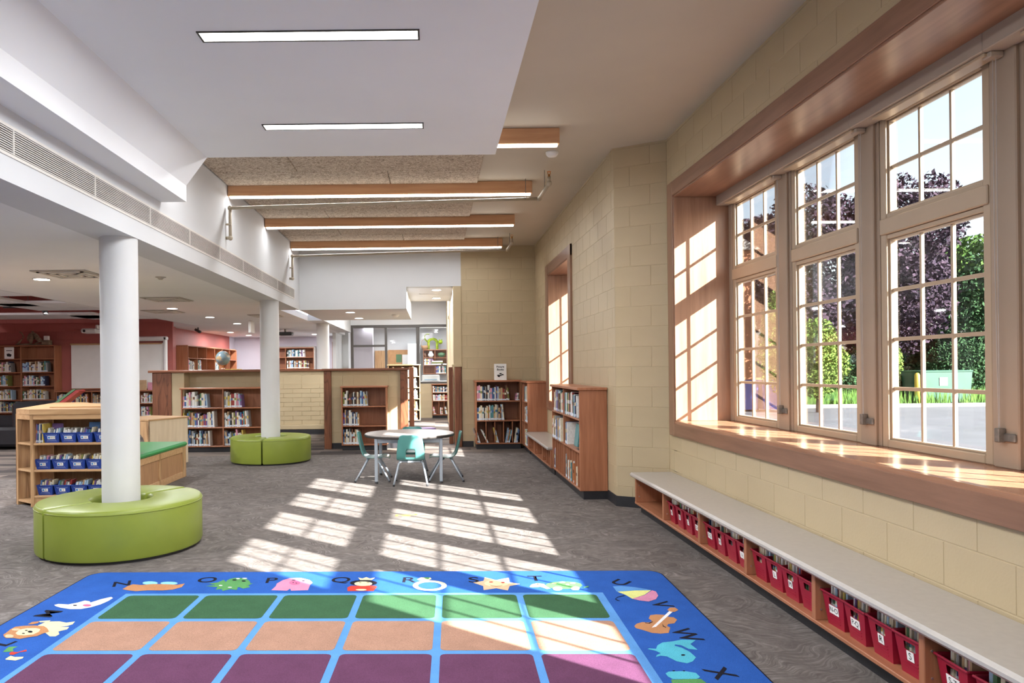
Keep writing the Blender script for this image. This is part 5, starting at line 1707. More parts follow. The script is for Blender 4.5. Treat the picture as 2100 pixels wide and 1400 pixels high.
RUG_PICTURES = [
  ('moon',[('white',[(-1.869,0.284),(-1.852,0.302),(-1.786,0.292),(-1.745,0.328),(-1.722,0.365),(-1.687,0.352),(-1.666,0.327),(-1.632,0.392),(-1.59,0.434),(-1.568,0.411),(-1.57,0.354),(-1.587,0.291),(-1.62,0.238),(-1.663,0.208),(-1.728,0.207),(-1.802,0.234),(-1.848,0.262)]),('black',[(-1.721,0.274),(-1.72,0.269),(-1.721,0.265),(-1.726,0.263),(-1.731,0.263),(-1.738,0.265),(-1.744,0.269),(-1.747,0.274),(-1.749,0.279),(-1.747,0.282),(-1.743,0.284),(-1.737,0.284),(-1.73,0.282),(-1.725,0.278)]),('rose',[(-1.633,0.273),(-1.631,0.264),(-1.635,0.256),(-1.643,0.252),(-1.655,0.252),(-1.668,0.257),(-1.68,0.264),(-1.687,0.273),(-1.689,0.283),(-1.686,0.29),(-1.677,0.294),(-1.665,0.294),(-1.652,0.29),(-1.641,0.282)])]),
  ('lion',[('cream',[(-1.763,-0.063),(-1.749,-0.002),(-1.677,0.001),(-1.626,-0.021),(-1.586,-0.002),(-1.576,-0.046),(-1.591,-0.073),(-1.631,-0.091),(-1.573,-0.087),(-1.564,-0.124),(-1.595,-0.156),(-1.567,-0.196),(-1.571,-0.227),(-1.602,-0.227),(-1.65,-0.181)]),('tan',[(-1.83,-0.048),(-1.829,-0.009),(-1.796,0.002),(-1.783,-0.025),(-1.802,-0.045)]),('cream',[(-1.796,0.002),(-1.737,0.017),(-1.733,-0.01),(-1.779,-0.017)]),('tan',[(-1.871,-0.202),(-1.871,-0.181),(-1.881,-0.123),(-1.877,-0.085),(-1.836,-0.071),(-1.783,-0.066),(-1.722,-0.076),(-1.684,-0.109),(-1.644,-0.16),(-1.662,-0.188),(-1.673,-0.224),(-1.714,-0.244),(-1.743,-0.265),(-1.784,-0.251),(-1.824,-0.254),(-1.85,-0.23)]),('cream',[(-1.817,-0.181),(-1.827,-0.13),(-1.797,-0.108),(-1.747,-0.108),(-1.714,-0.123),(-1.7,-0.16),(-1.707,-0.203),(-1.747,-0.216),(-1.789,-0.209)]),('peach',[(-1.799,-0.226),(-1.795,-0.237),(-1.796,-0.246),(-1.803,-0.25),(-1.813,-0.25),(-1.826,-0.246),(-1.838,-0.237),(-1.847,-0.226),(-1.852,-0.215),(-1.851,-0.206),(-1.844,-0.201),(-1.834,-0.201),(-1.821,-0.206),(-1.809,-0.215)]),('peach',[(-1.821,-0.13),(-1.819,-0.138),(-1.822,-0.144),(-1.83,-0.147),(-1.841,-0.147),(-1.853,-0.144),(-1.863,-0.138),(-1.871,-0.13),(-1.873,-0.122),(-1.87,-0.116),(-1.862,-0.113),(-1.851,-0.113),(-1.839,-0.116),(-1.829,-0.123)]),('black',[(-1.761,-0.188),(-1.76,-0.191),(-1.761,-0.194),(-1.763,-0.195),(-1.767,-0.195),(-1.771,-0.194),(-1.775,-0.191),(-1.778,-0.188),(-1.779,-0.185),(-1.778,-0.183),(-1.776,-0.181),(-1.772,-0.181),(-1.767,-0.183),(-1.764,-0.185)]),('black',[(-1.771,-0.145),(-1.77,-0.148),(-1.771,-0.15),(-1.774,-0.151),(-1.778,-0.151),(-1.782,-0.149),(-1.786,-0.147),(-1.788,-0.145),(-1.789,-0.142),(-1.788,-0.14),(-1.785,-0.139),(-1.781,-0.139),(-1.777,-0.14),(-1.773,-0.142)]),('black',[(-1.733,-0.164),(-1.731,-0.17),(-1.731,-0.175),(-1.735,-0.178),(-1.741,-0.178),(-1.748,-0.175),(-1.755,-0.17),(-1.76,-0.164),(-1.763,-0.158),(-1.762,-0.153),(-1.758,-0.15),(-1.752,-0.15),(-1.745,-0.153),(-1.738,-0.158)])]),
  ('leaf_sprig',[('green',[(-1.724,-0.435),(-1.734,-0.371),(-1.689,-0.365),(-1.697,-0.397),(-1.672,-0.429),(-1.706,-0.438)]),('red',[(-1.679,-0.453),(-1.678,-0.435),(-1.644,-0.441),(-1.62,-0.407),(-1.604,-0.429),(-1.634,-0.441),(-1.644,-0.474),(-1.665,-0.472)]),('cream',[(-1.653,-0.526),(-1.651,-0.486),(-1.621,-0.502),(-1.577,-0.499),(-1.571,-0.52),(-1.59,-0.544),(-1.645,-0.534)])]),
  ('nest',[('aqua_pale',[(-1.415,0.722),(-1.413,0.706),(-1.422,0.692),(-1.439,0.685),(-1.462,0.685),(-1.486,0.693),(-1.506,0.707),(-1.519,0.723),(-1.521,0.74),(-1.513,0.754),(-1.495,0.761),(-1.472,0.761),(-1.447,0.753),(-1.427,0.739)]),('aqua_pale',[(-1.278,0.716),(-1.278,0.702),(-1.289,0.69),(-1.31,0.684),(-1.336,0.684),(-1.362,0.691),(-1.384,0.703),(-1.395,0.718),(-1.396,0.732),(-1.384,0.744),(-1.363,0.751),(-1.337,0.75),(-1.311,0.744),(-1.29,0.731)]),('tan',[(-1.592,0.591),(-1.588,0.657),(-1.571,0.695),(-1.509,0.678),(-1.436,0.7),(-1.33,0.692),(-1.264,0.68),(-1.227,0.709),(-1.218,0.631),(-1.257,0.578),(-1.317,0.561),(-1.412,0.564),(-1.485,0.548),(-1.538,0.563)])]),
  ('octopus',[('green',[(-1.069,0.652),(-1.009,0.673),(-1.068,0.708),(-1.014,0.73),(-0.993,0.792),(-0.934,0.695),(-0.845,0.672),(-0.77,0.716),(-0.788,0.66),(-0.765,0.627),(-0.802,0.595),(-0.849,0.639),(-0.834,0.567),(-0.886,0.585),(-0.92,0.547),(-0.939,0.585),(-0.976,0.575),(-0.981,0.629)]),('green',[(-0.793,0.727),(-0.788,0.681),(-0.8,0.645),(-0.827,0.626),(-0.863,0.626),(-0.902,0.646),(-0.936,0.683),(-0.959,0.729),(-0.966,0.776),(-0.955,0.814),(-0.928,0.835),(-0.89,0.835),(-0.85,0.813),(-0.815,0.774)]),('white',[(-0.89,0.814),(-0.889,0.809),(-0.892,0.805),(-0.896,0.803),(-0.902,0.803),(-0.907,0.805),(-0.912,0.809),(-0.915,0.814),(-0.915,0.82),(-0.913,0.824),(-0.909,0.826),(-0.903,0.826),(-0.897,0.823),(-0.893,0.819)]),('white',[(-0.841,0.821),(-0.842,0.816),(-0.845,0.812),(-0.852,0.809),(-0.859,0.809),(-0.867,0.812),(-0.873,0.816),(-0.876,0.821),(-0.876,0.826),(-0.873,0.83),(-0.866,0.833),(-0.858,0.832),(-0.851,0.83),(-0.845,0.826)]),('white',[(-0.959,0.662),(-0.959,0.657),(-0.961,0.653),(-0.965,0.651),(-0.97,0.651),(-0.976,0.653),(-0.981,0.657),(-0.983,0.662),(-0.984,0.667),(-0.982,0.671),(-0.977,0.673),(-0.972,0.673),(-0.966,0.671),(-0.962,0.667)]),('white',[(-0.884,0.622),(-0.884,0.618),(-0.887,0.615),(-0.892,0.613),(-0.898,0.613),(-0.904,0.615),(-0.908,0.618),(-0.911,0.622),(-0.911,0.626),(-0.908,0.629),(-0.903,0.63),(-0.897,0.63),(-0.891,0.628),(-0.886,0.625)]),('black',[(-0.901,0.781),(-0.901,0.775),(-0.904,0.771),(-0.909,0.768),(-0.916,0.768),(-0.923,0.771),(-0.929,0.776),(-0.932,0.782),(-0.932,0.788),(-0.93,0.793),(-0.924,0.795),(-0.918,0.795),(-0.911,0.793),(-0.905,0.788)]),('black',[(-0.833,0.758),(-0.833,0.752),(-0.835,0.747),(-0.84,0.744),(-0.846,0.744),(-0.853,0.747),(-0.858,0.752),(-0.861,0.758),(-0.861,0.764),(-0.859,0.769),(-0.854,0.771),(-0.848,0.771),(-0.842,0.769),(-0.836,0.764)])]),
  ('pig',[('pink',[(-0.61,0.561),(-0.602,0.647),(-0.609,0.703),(-0.587,0.783),(-0.549,0.825),(-0.473,0.828),(-0.407,0.781),(-0.375,0.723),(-0.381,0.667),(-0.372,0.559),(-0.479,0.549),(-0.495,0.592),(-0.505,0.55)]),('rose',[(-0.456,0.717),(-0.455,0.696),(-0.461,0.679),(-0.474,0.669),(-0.491,0.669),(-0.508,0.679),(-0.522,0.696),(-0.531,0.718),(-0.532,0.74),(-0.526,0.757),(-0.513,0.767),(-0.496,0.767),(-0.478,0.757),(-0.464,0.739)]),('black',[(-0.5,0.777),(-0.5,0.773),(-0.503,0.77),(-0.508,0.768),(-0.515,0.768),(-0.52,0.77),(-0.525,0.773),(-0.527,0.777),(-0.527,0.782),(-0.524,0.785),(-0.519,0.786),(-0.512,0.786),(-0.506,0.785),(-0.502,0.781)]),('black',[(-0.433,0.758),(-0.433,0.754),(-0.435,0.751),(-0.439,0.749),(-0.444,0.749),(-0.449,0.751),(-0.453,0.754),(-0.455,0.758),(-0.455,0.762),(-0.452,0.765),(-0.448,0.767),(-0.443,0.767),(-0.438,0.765),(-0.435,0.762)]),('black',[(-0.498,0.718),(-0.498,0.715),(-0.499,0.712),(-0.501,0.711),(-0.503,0.711),(-0.506,0.712),(-0.508,0.715),(-0.509,0.718),(-0.509,0.721),(-0.508,0.723),(-0.506,0.724),(-0.504,0.724),(-0.501,0.723),(-0.499,0.721)]),('black',[(-0.475,0.708),(-0.475,0.705),(-0.476,0.703),(-0.478,0.702),(-0.481,0.702),(-0.483,0.703),(-0.485,0.706),(-0.486,0.708),(-0.486,0.711),(-0.486,0.714),(-0.484,0.715),(-0.481,0.715),(-0.479,0.714),(-0.477,0.711)])]),
  ('queen',[('red',[(-0.127,0.613),(-0.108,0.65),(0.047,0.653),(0.066,0.626),(0.051,0.539),(-0.114,0.538)]),('black',[(0.059,0.709),(0.053,0.681),(0.03,0.659),(-0.005,0.648),(-0.046,0.648),(-0.084,0.661),(-0.113,0.683),(-0.126,0.711),(-0.121,0.739),(-0.098,0.762),(-0.062,0.774),(-0.02,0.773),(0.019,0.76),(0.047,0.737)]),('cream',[(0.027,0.691),(0.023,0.669),(0.009,0.652),(-0.014,0.643),(-0.04,0.643),(-0.065,0.653),(-0.084,0.67),(-0.093,0.692),(-0.09,0.714),(-0.076,0.732),(-0.053,0.741),(-0.026,0.741),(-0.0,0.731),(0.018,0.713)]),('cream',[(-0.086,0.832),(-0.055,0.809),(-0.031,0.841),(-0.003,0.808),(0.03,0.83),(0.015,0.772),(-0.064,0.772)]),('cream',[(0.006,0.561),(0.003,0.553),(-0.006,0.547),(-0.02,0.544),(-0.036,0.544),(-0.051,0.548),(-0.061,0.554),(-0.066,0.561),(-0.063,0.569),(-0.054,0.575),(-0.04,0.578),(-0.024,0.578),(-0.009,0.575),(0.001,0.568)]),('black',[(-0.048,0.715),(-0.048,0.713),(-0.051,0.711),(-0.054,0.71),(-0.058,0.71),(-0.062,0.711),(-0.065,0.713),(-0.066,0.715),(-0.065,0.717),(-0.063,0.718),(-0.06,0.719),(-0.055,0.719),(-0.052,0.718),(-0.049,0.717)]),('black',[(0.005,0.717),(0.005,0.715),(0.002,0.714),(-0.001,0.713),(-0.005,0.713),(-0.009,0.714),(-0.012,0.715),(-0.013,0.717),(-0.013,0.719),(-0.01,0.721),(-0.007,0.722),(-0.002,0.722),(0.001,0.721),(0.004,0.719)])]),
  ('ring',[('cream',[(0.518,0.647),(0.515,0.618),(0.504,0.592),(0.487,0.569),(0.465,0.552),(0.439,0.542),(0.411,0.539),(0.382,0.543),(0.356,0.553),(0.332,0.571),(0.314,0.594),(0.301,0.62),(0.296,0.649),(0.298,0.678),(0.308,0.706),(0.324,0.729),(0.347,0.748),(0.374,0.759),(0.403,0.763),(0.433,0.758),(0.461,0.746),(0.484,0.728),(0.503,0.704),(0.514,0.676),(0.518,0.647),(0.484,0.647),(0.481,0.667),(0.473,0.686),(0.46,0.703),(0.444,0.716),(0.425,0.724),(0.404,0.727),(0.384,0.724),(0.366,0.717),(0.35,0.704),(0.338,0.688),(0.331,0.669),(0.33,0.649),(0.333,0.629),(0.342,0.61),(0.355,0.594),(0.371,0.582),(0.39,0.574),(0.41,0.572),(0.429,0.574),(0.447,0.581),(0.463,0.593),(0.475,0.609),(0.482,0.627),(0.484,0.647)]),('cream',[(0.318,0.784),(0.34,0.832),(0.406,0.826),(0.414,0.791),(0.38,0.76),(0.334,0.76)]),('green',[(0.359,0.832),(0.401,0.831),(0.393,0.788),(0.374,0.799)])]),
  ('smiling_sun',[('peach',[(0.691,0.709),(0.761,0.75),(0.772,0.829),(0.846,0.765),(0.934,0.819),(0.931,0.715),(0.996,0.677),(0.925,0.635),(0.906,0.542),(0.836,0.588),(0.753,0.551),(0.754,0.636)]),('cream',[(0.923,0.691),(0.913,0.659),(0.889,0.635),(0.856,0.621),(0.821,0.622),(0.79,0.636),(0.769,0.661),(0.762,0.692),(0.772,0.724),(0.796,0.75),(0.829,0.764),(0.865,0.763),(0.897,0.748),(0.917,0.722)]),('red',[(0.824,0.721),(0.822,0.715),(0.818,0.711),(0.812,0.708),(0.805,0.708),(0.8,0.711),(0.796,0.716),(0.795,0.721),(0.796,0.727),(0.801,0.731),(0.807,0.734),(0.813,0.734),(0.819,0.731),(0.823,0.727)]),('red',[(0.899,0.707),(0.897,0.701),(0.893,0.696),(0.888,0.693),(0.883,0.693),(0.878,0.696),(0.875,0.701),(0.874,0.707),(0.876,0.714),(0.88,0.719),(0.885,0.722),(0.89,0.721),(0.895,0.719),(0.898,0.713)]),('tan',[(0.792,0.676),(0.81,0.644),(0.838,0.631),(0.867,0.638),(0.886,0.662),(0.867,0.627),(0.837,0.618),(0.809,0.631)])]),
  ('turtle',[('cream',[(1.052,0.618),(1.07,0.665),(1.104,0.692),(1.151,0.68),(1.159,0.632),(1.181,0.578),(1.156,0.57),(1.124,0.617),(1.07,0.606)]),('green',[(1.396,0.646),(1.378,0.611),(1.34,0.583),(1.29,0.568),(1.238,0.568),(1.193,0.584),(1.164,0.613),(1.157,0.648),(1.173,0.684),(1.211,0.713),(1.262,0.729),(1.316,0.728),(1.362,0.712),(1.391,0.682)]),('peach',[(1.296,0.711),(1.293,0.705),(1.287,0.7),(1.279,0.697),(1.27,0.697),(1.263,0.7),(1.258,0.705),(1.257,0.712),(1.26,0.718),(1.266,0.723),(1.274,0.726),(1.283,0.726),(1.291,0.723),(1.295,0.718)]),('peach',[(1.359,0.689),(1.356,0.683),(1.351,0.678),(1.343,0.675),(1.335,0.676),(1.328,0.678),(1.323,0.683),(1.323,0.69),(1.326,0.696),(1.331,0.701),(1.339,0.704),(1.347,0.704),(1.354,0.701),(1.359,0.696)]),('peach',[(1.314,0.659),(1.312,0.653),(1.308,0.648),(1.303,0.646),(1.297,0.646),(1.293,0.648),(1.291,0.653),(1.29,0.66),(1.293,0.666),(1.297,0.671),(1.302,0.674),(1.307,0.673),(1.312,0.671),(1.314,0.666)]),('peach',[(1.236,0.684),(1.234,0.679),(1.229,0.675),(1.222,0.673),(1.214,0.673),(1.208,0.676),(1.203,0.68),(1.202,0.685),(1.205,0.689),(1.21,0.693),(1.217,0.695),(1.225,0.695),(1.231,0.693),(1.235,0.689)]),('cream',[(1.255,0.572),(1.25,0.554),(1.239,0.54),(1.226,0.532),(1.212,0.533),(1.201,0.541),(1.195,0.555),(1.194,0.573),(1.2,0.591),(1.21,0.605),(1.224,0.613),(1.238,0.613),(1.249,0.605),(1.255,0.59)]),('cream',[(1.367,0.576),(1.361,0.559),(1.351,0.546),(1.338,0.539),(1.326,0.539),(1.316,0.546),(1.31,0.56),(1.31,0.576),(1.316,0.593),(1.326,0.606),(1.339,0.614),(1.351,0.614),(1.361,0.606),(1.367,0.593)]),('green',[(1.392,0.599),(1.433,0.627),(1.426,0.603),(1.397,0.588)]),('black',[(1.119,0.669),(1.118,0.666),(1.116,0.663),(1.113,0.662),(1.11,0.662),(1.107,0.663),(1.106,0.666),(1.105,0.669),(1.106,0.673),(1.109,0.676),(1.111,0.677),(1.114,0.677),(1.117,0.676),(1.119,0.673)])]),
  ('umbrella',[('sky',[(1.585,0.62),(1.638,0.631),(1.723,0.602),(1.784,0.563),(1.807,0.535),(1.706,0.536),(1.586,0.513)]),('lemon',[(1.59,0.51),(1.706,0.533),(1.807,0.538),(1.743,0.448),(1.648,0.372),(1.625,0.449)]),('pink',[(1.648,0.372),(1.741,0.44),(1.812,0.535),(1.83,0.511),(1.822,0.432),(1.788,0.363),(1.733,0.319),(1.681,0.342)]),('black',[(1.615,0.437),(1.567,0.409),(1.541,0.365),(1.55,0.337),(1.57,0.337),(1.555,0.346),(1.547,0.367),(1.567,0.4),(1.614,0.427)])]),
  ('violin',[('tan',[(1.544,-0.087),(1.567,-0.05),(1.604,-0.026),(1.641,-0.032),(1.662,-0.007),(1.654,0.031),(1.677,0.083),(1.713,0.096),(1.756,0.089),(1.773,0.056),(1.798,0.05),(1.806,0.011),(1.773,-0.045),(1.735,-0.057),(1.721,-0.087),(1.731,-0.111),(1.7,-0.187),(1.655,-0.198),(1.612,-0.187),(1.576,-0.146),(1.545,-0.117)]),('white',[(1.631,-0.111),(1.658,-0.099),(1.822,0.142),(1.816,0.169)]),('tan',[(1.798,0.169),(1.826,0.211),(1.856,0.211),(1.862,0.169),(1.829,0.135),(1.808,0.142)]),('black',[(1.615,-0.032),(1.632,-0.044),(1.658,-0.02),(1.666,-0.021),(1.636,-0.053),(1.616,-0.045)]),('black',[(1.706,-0.051),(1.702,-0.087),(1.711,-0.109),(1.707,-0.114),(1.696,-0.096)])]),
  ('whale',[('aqua',[(1.53,-0.403),(1.542,-0.396),(1.572,-0.403),(1.593,-0.356),(1.628,-0.32),(1.685,-0.304),(1.737,-0.282),(1.807,-0.288),(1.763,-0.341),(1.774,-0.413),(1.734,-0.403),(1.713,-0.357),(1.685,-0.346),(1.676,-0.362),(1.704,-0.388),(1.727,-0.438),(1.735,-0.507),(1.704,-0.554),(1.67,-0.577),(1.628,-0.554),(1.599,-0.497),(1.571,-0.487),(1.544,-0.502),(1.555,-0.478),(1.58,-0.458),(1.565,-0.428)]),('black',[(1.693,-0.48),(1.69,-0.484),(1.686,-0.487),(1.681,-0.489),(1.677,-0.489),(1.673,-0.487),(1.671,-0.484),(1.671,-0.48),(1.674,-0.475),(1.678,-0.472),(1.683,-0.47),(1.688,-0.47),(1.691,-0.472),(1.693,-0.475)])]),
  ('fish_in_box',[('aqua',[(1.535,-0.689),(1.555,-0.67),(1.63,-0.664),(1.675,-0.684),(1.679,-0.727),(1.657,-0.748),(1.55,-0.748),(1.536,-0.723)]),('black',[(1.587,-0.663),(1.585,-0.665),(1.583,-0.667),(1.58,-0.668),(1.577,-0.668),(1.575,-0.667),(1.574,-0.665),(1.574,-0.663),(1.575,-0.66),(1.577,-0.658),(1.58,-0.657),(1.583,-0.657),(1.586,-0.658),(1.587,-0.66)]),('black',[(1.633,-0.664),(1.632,-0.667),(1.63,-0.668),(1.627,-0.669),(1.624,-0.669),(1.621,-0.668),(1.62,-0.667),(1.62,-0.664),(1.621,-0.662),(1.624,-0.66),(1.627,-0.659),(1.63,-0.659),(1.632,-0.66),(1.633,-0.662)]),('green',[(1.54,-0.756),(1.675,-0.749),(1.686,-0.789),(1.685,-0.821),(1.527,-0.821)])]),
]

# ================================================================== ALPHABET RUG
RUGC = {'blue': (44, 90, 170), 'sky': (90, 146, 208), 'black': (30, 30, 40), 'green': (88, 146, 88), 'white': (230, 230, 238), 'cream': (232, 214, 172), 'tan': (184, 132, 92),
        'peach': (228, 184, 150), 'pink': (206, 138, 170), 'rose': (206, 110, 150), 'red': (196, 66, 56), 'aqua': (84, 178, 200), 'aqua_pale': (140, 208, 220), 'lemon': (216, 220, 140),
        'sq_green': (58, 94, 66), 'sq_peach': (168, 131, 112), 'sq_plum': (98, 60, 88), 'binding': (32, 34, 48)}
RM = {k: pile(k, c) for k, c in RUGC.items()}
rug = thing('alphabet_rug', 'blue alphabet rug with coloured squares and animal pictures on the carpet', 'rug', (-.47, 4.0, 0), -.0265)
RW, RT, RBt = 1.985, .985, -2.1
rr = .10
cor = []
for (cx, cy, a0) in ((RW - rr, RT - rr, 0), (-RW + rr, RT - rr, PI / 2), (-RW + rr, RBt + rr, PI), (RW - rr, RBt + rr, 1.5 * PI)):
    cor += [(cx + rr * math.cos(a0 + i * PI / 12), cy + rr * math.sin(a0 + i * PI / 12)) for i in range(7)]
MB().prism(cor, 0, .010).build('binding_edge', RM['binding'], rug)
MB().prism([(x * .9955, y * .9955 - .002) for x, y in cor], .0, .0115).build('rug_field', RM['blue'], rug)
MB().box(-1.525, 1.495, -1.62, .497, .0115, .0122).build('grid_lines', RM['sky'], rug)
rowc = ['sq_green', 'sq_peach', 'sq_plum', 'sq_green', 'sq_peach']
for r in range(5):
    for c in range(6):
        x0 = -1.487 + c * .4955
        y1 = .457 - r * .462
        w, h, q = .455, .417, .03
        p = []
        for (cx, cy, a0) in ((x0 + w - q, y1 - q, 0), (x0 + q, y1 - q, PI / 2), (x0 + q, y1 - h + q, PI), (x0 + w - q, y1 - h + q, 1.5 * PI)):
            p += [(cx + q * math.cos(a0 + i * PI / 6), cy + q * math.sin(a0 + i * PI / 6)) for i in range(4)]
        MB().prism(p, .0122, .0132).build('colour_square', RM[rowc[r]], rug)
for ch_, x, y, a in RUG_LETTERS:
    o = text(rug, ch_, .165, (x, y, .0125), (0, 0, math.radians(a)), RM['black'], 'letter', bold=.002)
for nm, polys in RUG_PICTURES:
    mats = sorted(set(c for c, p in polys))
    b = MB()
    for k, (c, p) in enumerate(polys):
        z = .0124 + k * .00025
        ar_ = sum(p[i][0] * p[(i + 1) % len(p)][1] - p[(i + 1) % len(p)][0] * p[i][1] for i in range(len(p)))
        q = p if ar_ > 0 else p[::-1]
        b.add([(x, y, z) for x, y in q], [tuple(range(len(q)))], mats.index(c))
    b.build(nm + '_picture', [RM[c] for c in mats], rug)
# yellow tape mark on the carpet
tm = MB()
for (x0, x1, y0, y1) in ((-.06, .10, .0, .012), (-.085, -.06, -.05, .03), (.10, .125, -.0, .05), (-.02, .06, -.045, -.03)):
    tm.box(x0, x1, y0, y1, 0, .002)
tag(tm.build('tape_mark', MAT['bollard'], loc=(-.31, 6.95, .0)), 'worn yellow tape mark on the carpet in the sun', 'tape')

# ================================================================== THINGS ON AND BEYOND THE LOW WALL
gl = thing('globe', 'blue green globe on a stand on the left low wall', 'globe', (-3.86, 13.0, 1.452))
def globe_mat():
    m, nt, b = new_mat('globe_map')
    f = noise(nt, coords(nt), 9, 5, .6, .4)
    nt.links.new(ramp(nt, f, [(.53, lin((112, 134, 144))), (.58, lin((176, 150, 112))), (.75, lin((140, 130, 96)))]), b.inputs['Base Color'])
    b.inputs['Roughness'].default_value = .3
    return m
MB().sphere((0, 0, .215), .130, 28, 18).build('sphere', globe_mat(), gl, smooth=True)
MB().tube([(0, 0, .01), (0, 0, .06), (.02, 0, .085)], .012, 8).build('stem', MAT['brass'], gl)
MB().lathe([(.08, 0), (.075, .012), (.02, .03)], 24).build('foot', MAT['darkoak_x'], gl, smooth=True)
MB().tube([(.142 * math.cos(a), 0, .215 + .142 * math.sin(a)) for a in [PI * .62 + i * PI / 14 for i in range(15)]], .006, 6).build('meridian_ring', MAT['brass'], gl)
fd = MB().cbox(-.13, .13, -.10, .10, 0, .012, .003)
tag(fd.build('folder', COVER[8], loc=(-3.66, 12.97, 1.452)), 'yellow folder lying on the low wall by the globe', 'folder')

# --- white boards on the red wall
wbd = thing('whiteboard', 'large white board left of the first column on the red wall', 'whiteboard', (-8.10, 17.27, 1.05))
MB().cbox(-.70, .70, -.02, .02, 0, 1.06, .004).build('board', MAT['card'], wbd)
MB().cbox(-.72, .72, -.03, .02, 1.05, 1.09, .004).build('top_rail', MAT['oak_x'], wbd)
MB().cbox(-.72, .72, -.05, .02, -.03, .0, .004).build('tray', MAT['cherry_x'], wbd)
ib = thing('interactive_board', 'interactive white board with rounded white frame right of the first column', 'whiteboard', (-7.0, 17.25, 1.05))
MB().cbox(-.62, .44, -.03, .02, -.02, 1.08, .004).build('screen', MAT['card'], ib)
MB().cbox(-.62, .56, -.06, .03, 1.13, 1.24, .03).build('frame_top', MAT['plastic_w'], ib)
MB().cbox(.44, .54, -.06, .03, -.04, 1.24, .03).build('frame_side', MAT['plastic_w'], ib)
MB().cbox(-.62, .42, -.04, -.02, 1.05, 1.08, .004).build('rail', MAT['oak_x'], ib)
sp = thing('wall_projector', 'white short throw projector on an arm above the white board', 'projector', (-8.05, 16.7, 2.35))
MB().cbox(-.17, .20, -.16, .16, 0, .11, .03).build('body', MAT['plastic_w'], sp)
MB().cbox(.12, .18, -.03, .6, .11, .2, .01).build('arm', MAT['plastic_w'], sp)
MB().lathe([(.03, -.005), (.03, .005)], 12).build('lens', MAT['ink'], sp).matrix_local = Matrix.Translation((-.08, -.162, .05)) @ Matrix.Rotation(PI / 2, 4, 'X')
# --- driftwood sculpture on the tall bookcase
MAT['driftwood'] = wood('driftwood', (92, 76, 62), (168, 148, 124), 'x', 8, .8, 6)
ds = thing('driftwood_sculpture', 'driftwood and petal sculpture on top of the tall bookcase', 'sculpture', (-9.62, 17.1, 2.10))
MB().tube([(-.42, 0, .01), (-.2, -.03, .02), (.1, .02, .015), (.4, 0, .04)], .03, 8, 0, .02).build('base_branch', MAT['driftwood'], ds)
MB().tube([(-.40, 0, .02), (-.32, 0, .10), (-.24, 0, .2), (-.28, 0, .3), (-.34, 0, .33)], .022, 8, 0, .012).build('neck_branch', MAT['driftwood'], ds)
MB().tube([(.0, .02, .02), (.15, 0, .1), (.3, 0, .06), (.36, 0, .14)], .02, 8, 0, .012).build('curled_branch', MAT['driftwood'], ds)
for i, (x, z, a) in enumerate([(-.10, .20, .5), (.0, .24, .0), (.10, .20, -.5), (.16, .14, -.9), (-.02, .14, .2)]):
    q = MB().sphere((0, 0, 0), .10, 10, 6, .55, .12, 1.1).build('petal', MAT['driftwood'], ds, smooth=True)
    q.location = (x, -.02 * i, z); q.rotation_euler = (.2, a, 0)
MB().cbox(.24, .42, -.10, .06, .0, .12, .01).build('wooden_box', MAT['driftwood'], ds)
MB().cbox(.30, .40, -.11, -.02, .12, .22, .004).build('paper_tag', MAT['card'], ds)
# --- black armchair
ac = thing('armchair', 'black vinyl armchair left behind the oak unit', 'armchair', (-8.05, 13.75, 0), PI * .5)
MB().cbox(-.38, .38, -.10, .70, .06, .40, .04).build('seat', MAT['black'], ac)
MB().cbox(-.40, .40, -.62, -.08, .06, .89, .07).build('backrest', MAT['black'], ac)
for s in (-1, 1):
    MB().cbox(.38 * s - .10, .38 * s + .10, -.5, .66, .06, .60 if s > 0 else .42, .05).build('armrest', MAT['black'], ac)
    MB().cbox(.3 * s - .03, .3 * s + .03, -.3, -.24, 0, .06, .005).build('foot', MAT['darktrim'], ac)
    MB().cbox(.3 * s - .03, .3 * s + .03, .5, .56, 0, .06, .005).build('foot', MAT['darktrim'], ac)
# --- oak table with a tilted display
ot = thing('oak_table', 'pale oak table between the oak unit and the low bookcase', 'table', (-6.35, 12.6, 0))
MB().cbox(-.55, .42, -.3, .3, .84, .87, .005).build('table_top', MAT['oak_x'], ot)
for sx in (-.5, .37):
    for sy in (-.25, .25):
        MB().cbox(sx - .025, sx + .025, sy - .025, sy + .025, 0, .84, .004).build('leg', MAT['oak_z'], ot)
dp = MB()
dp.prism_y([(-.20, 0), (-.10, 0), (.22, .24), (.16, .26)], -.12, .12)
tag(dp.build('open_book', COVER[10], loc=(-6.42, 12.55, .87)), 'red book tilted on the pale oak table', 'book')
dp = MB().prism_y([(-.28, 0), (-.21, 0), (.15, .265), (.10, .27)], -.12, .12)
tag(dp.build('open_book', COVER[6], loc=(-6.42, 12.55, .87)), 'green book leaning behind the tilted red book', 'book')

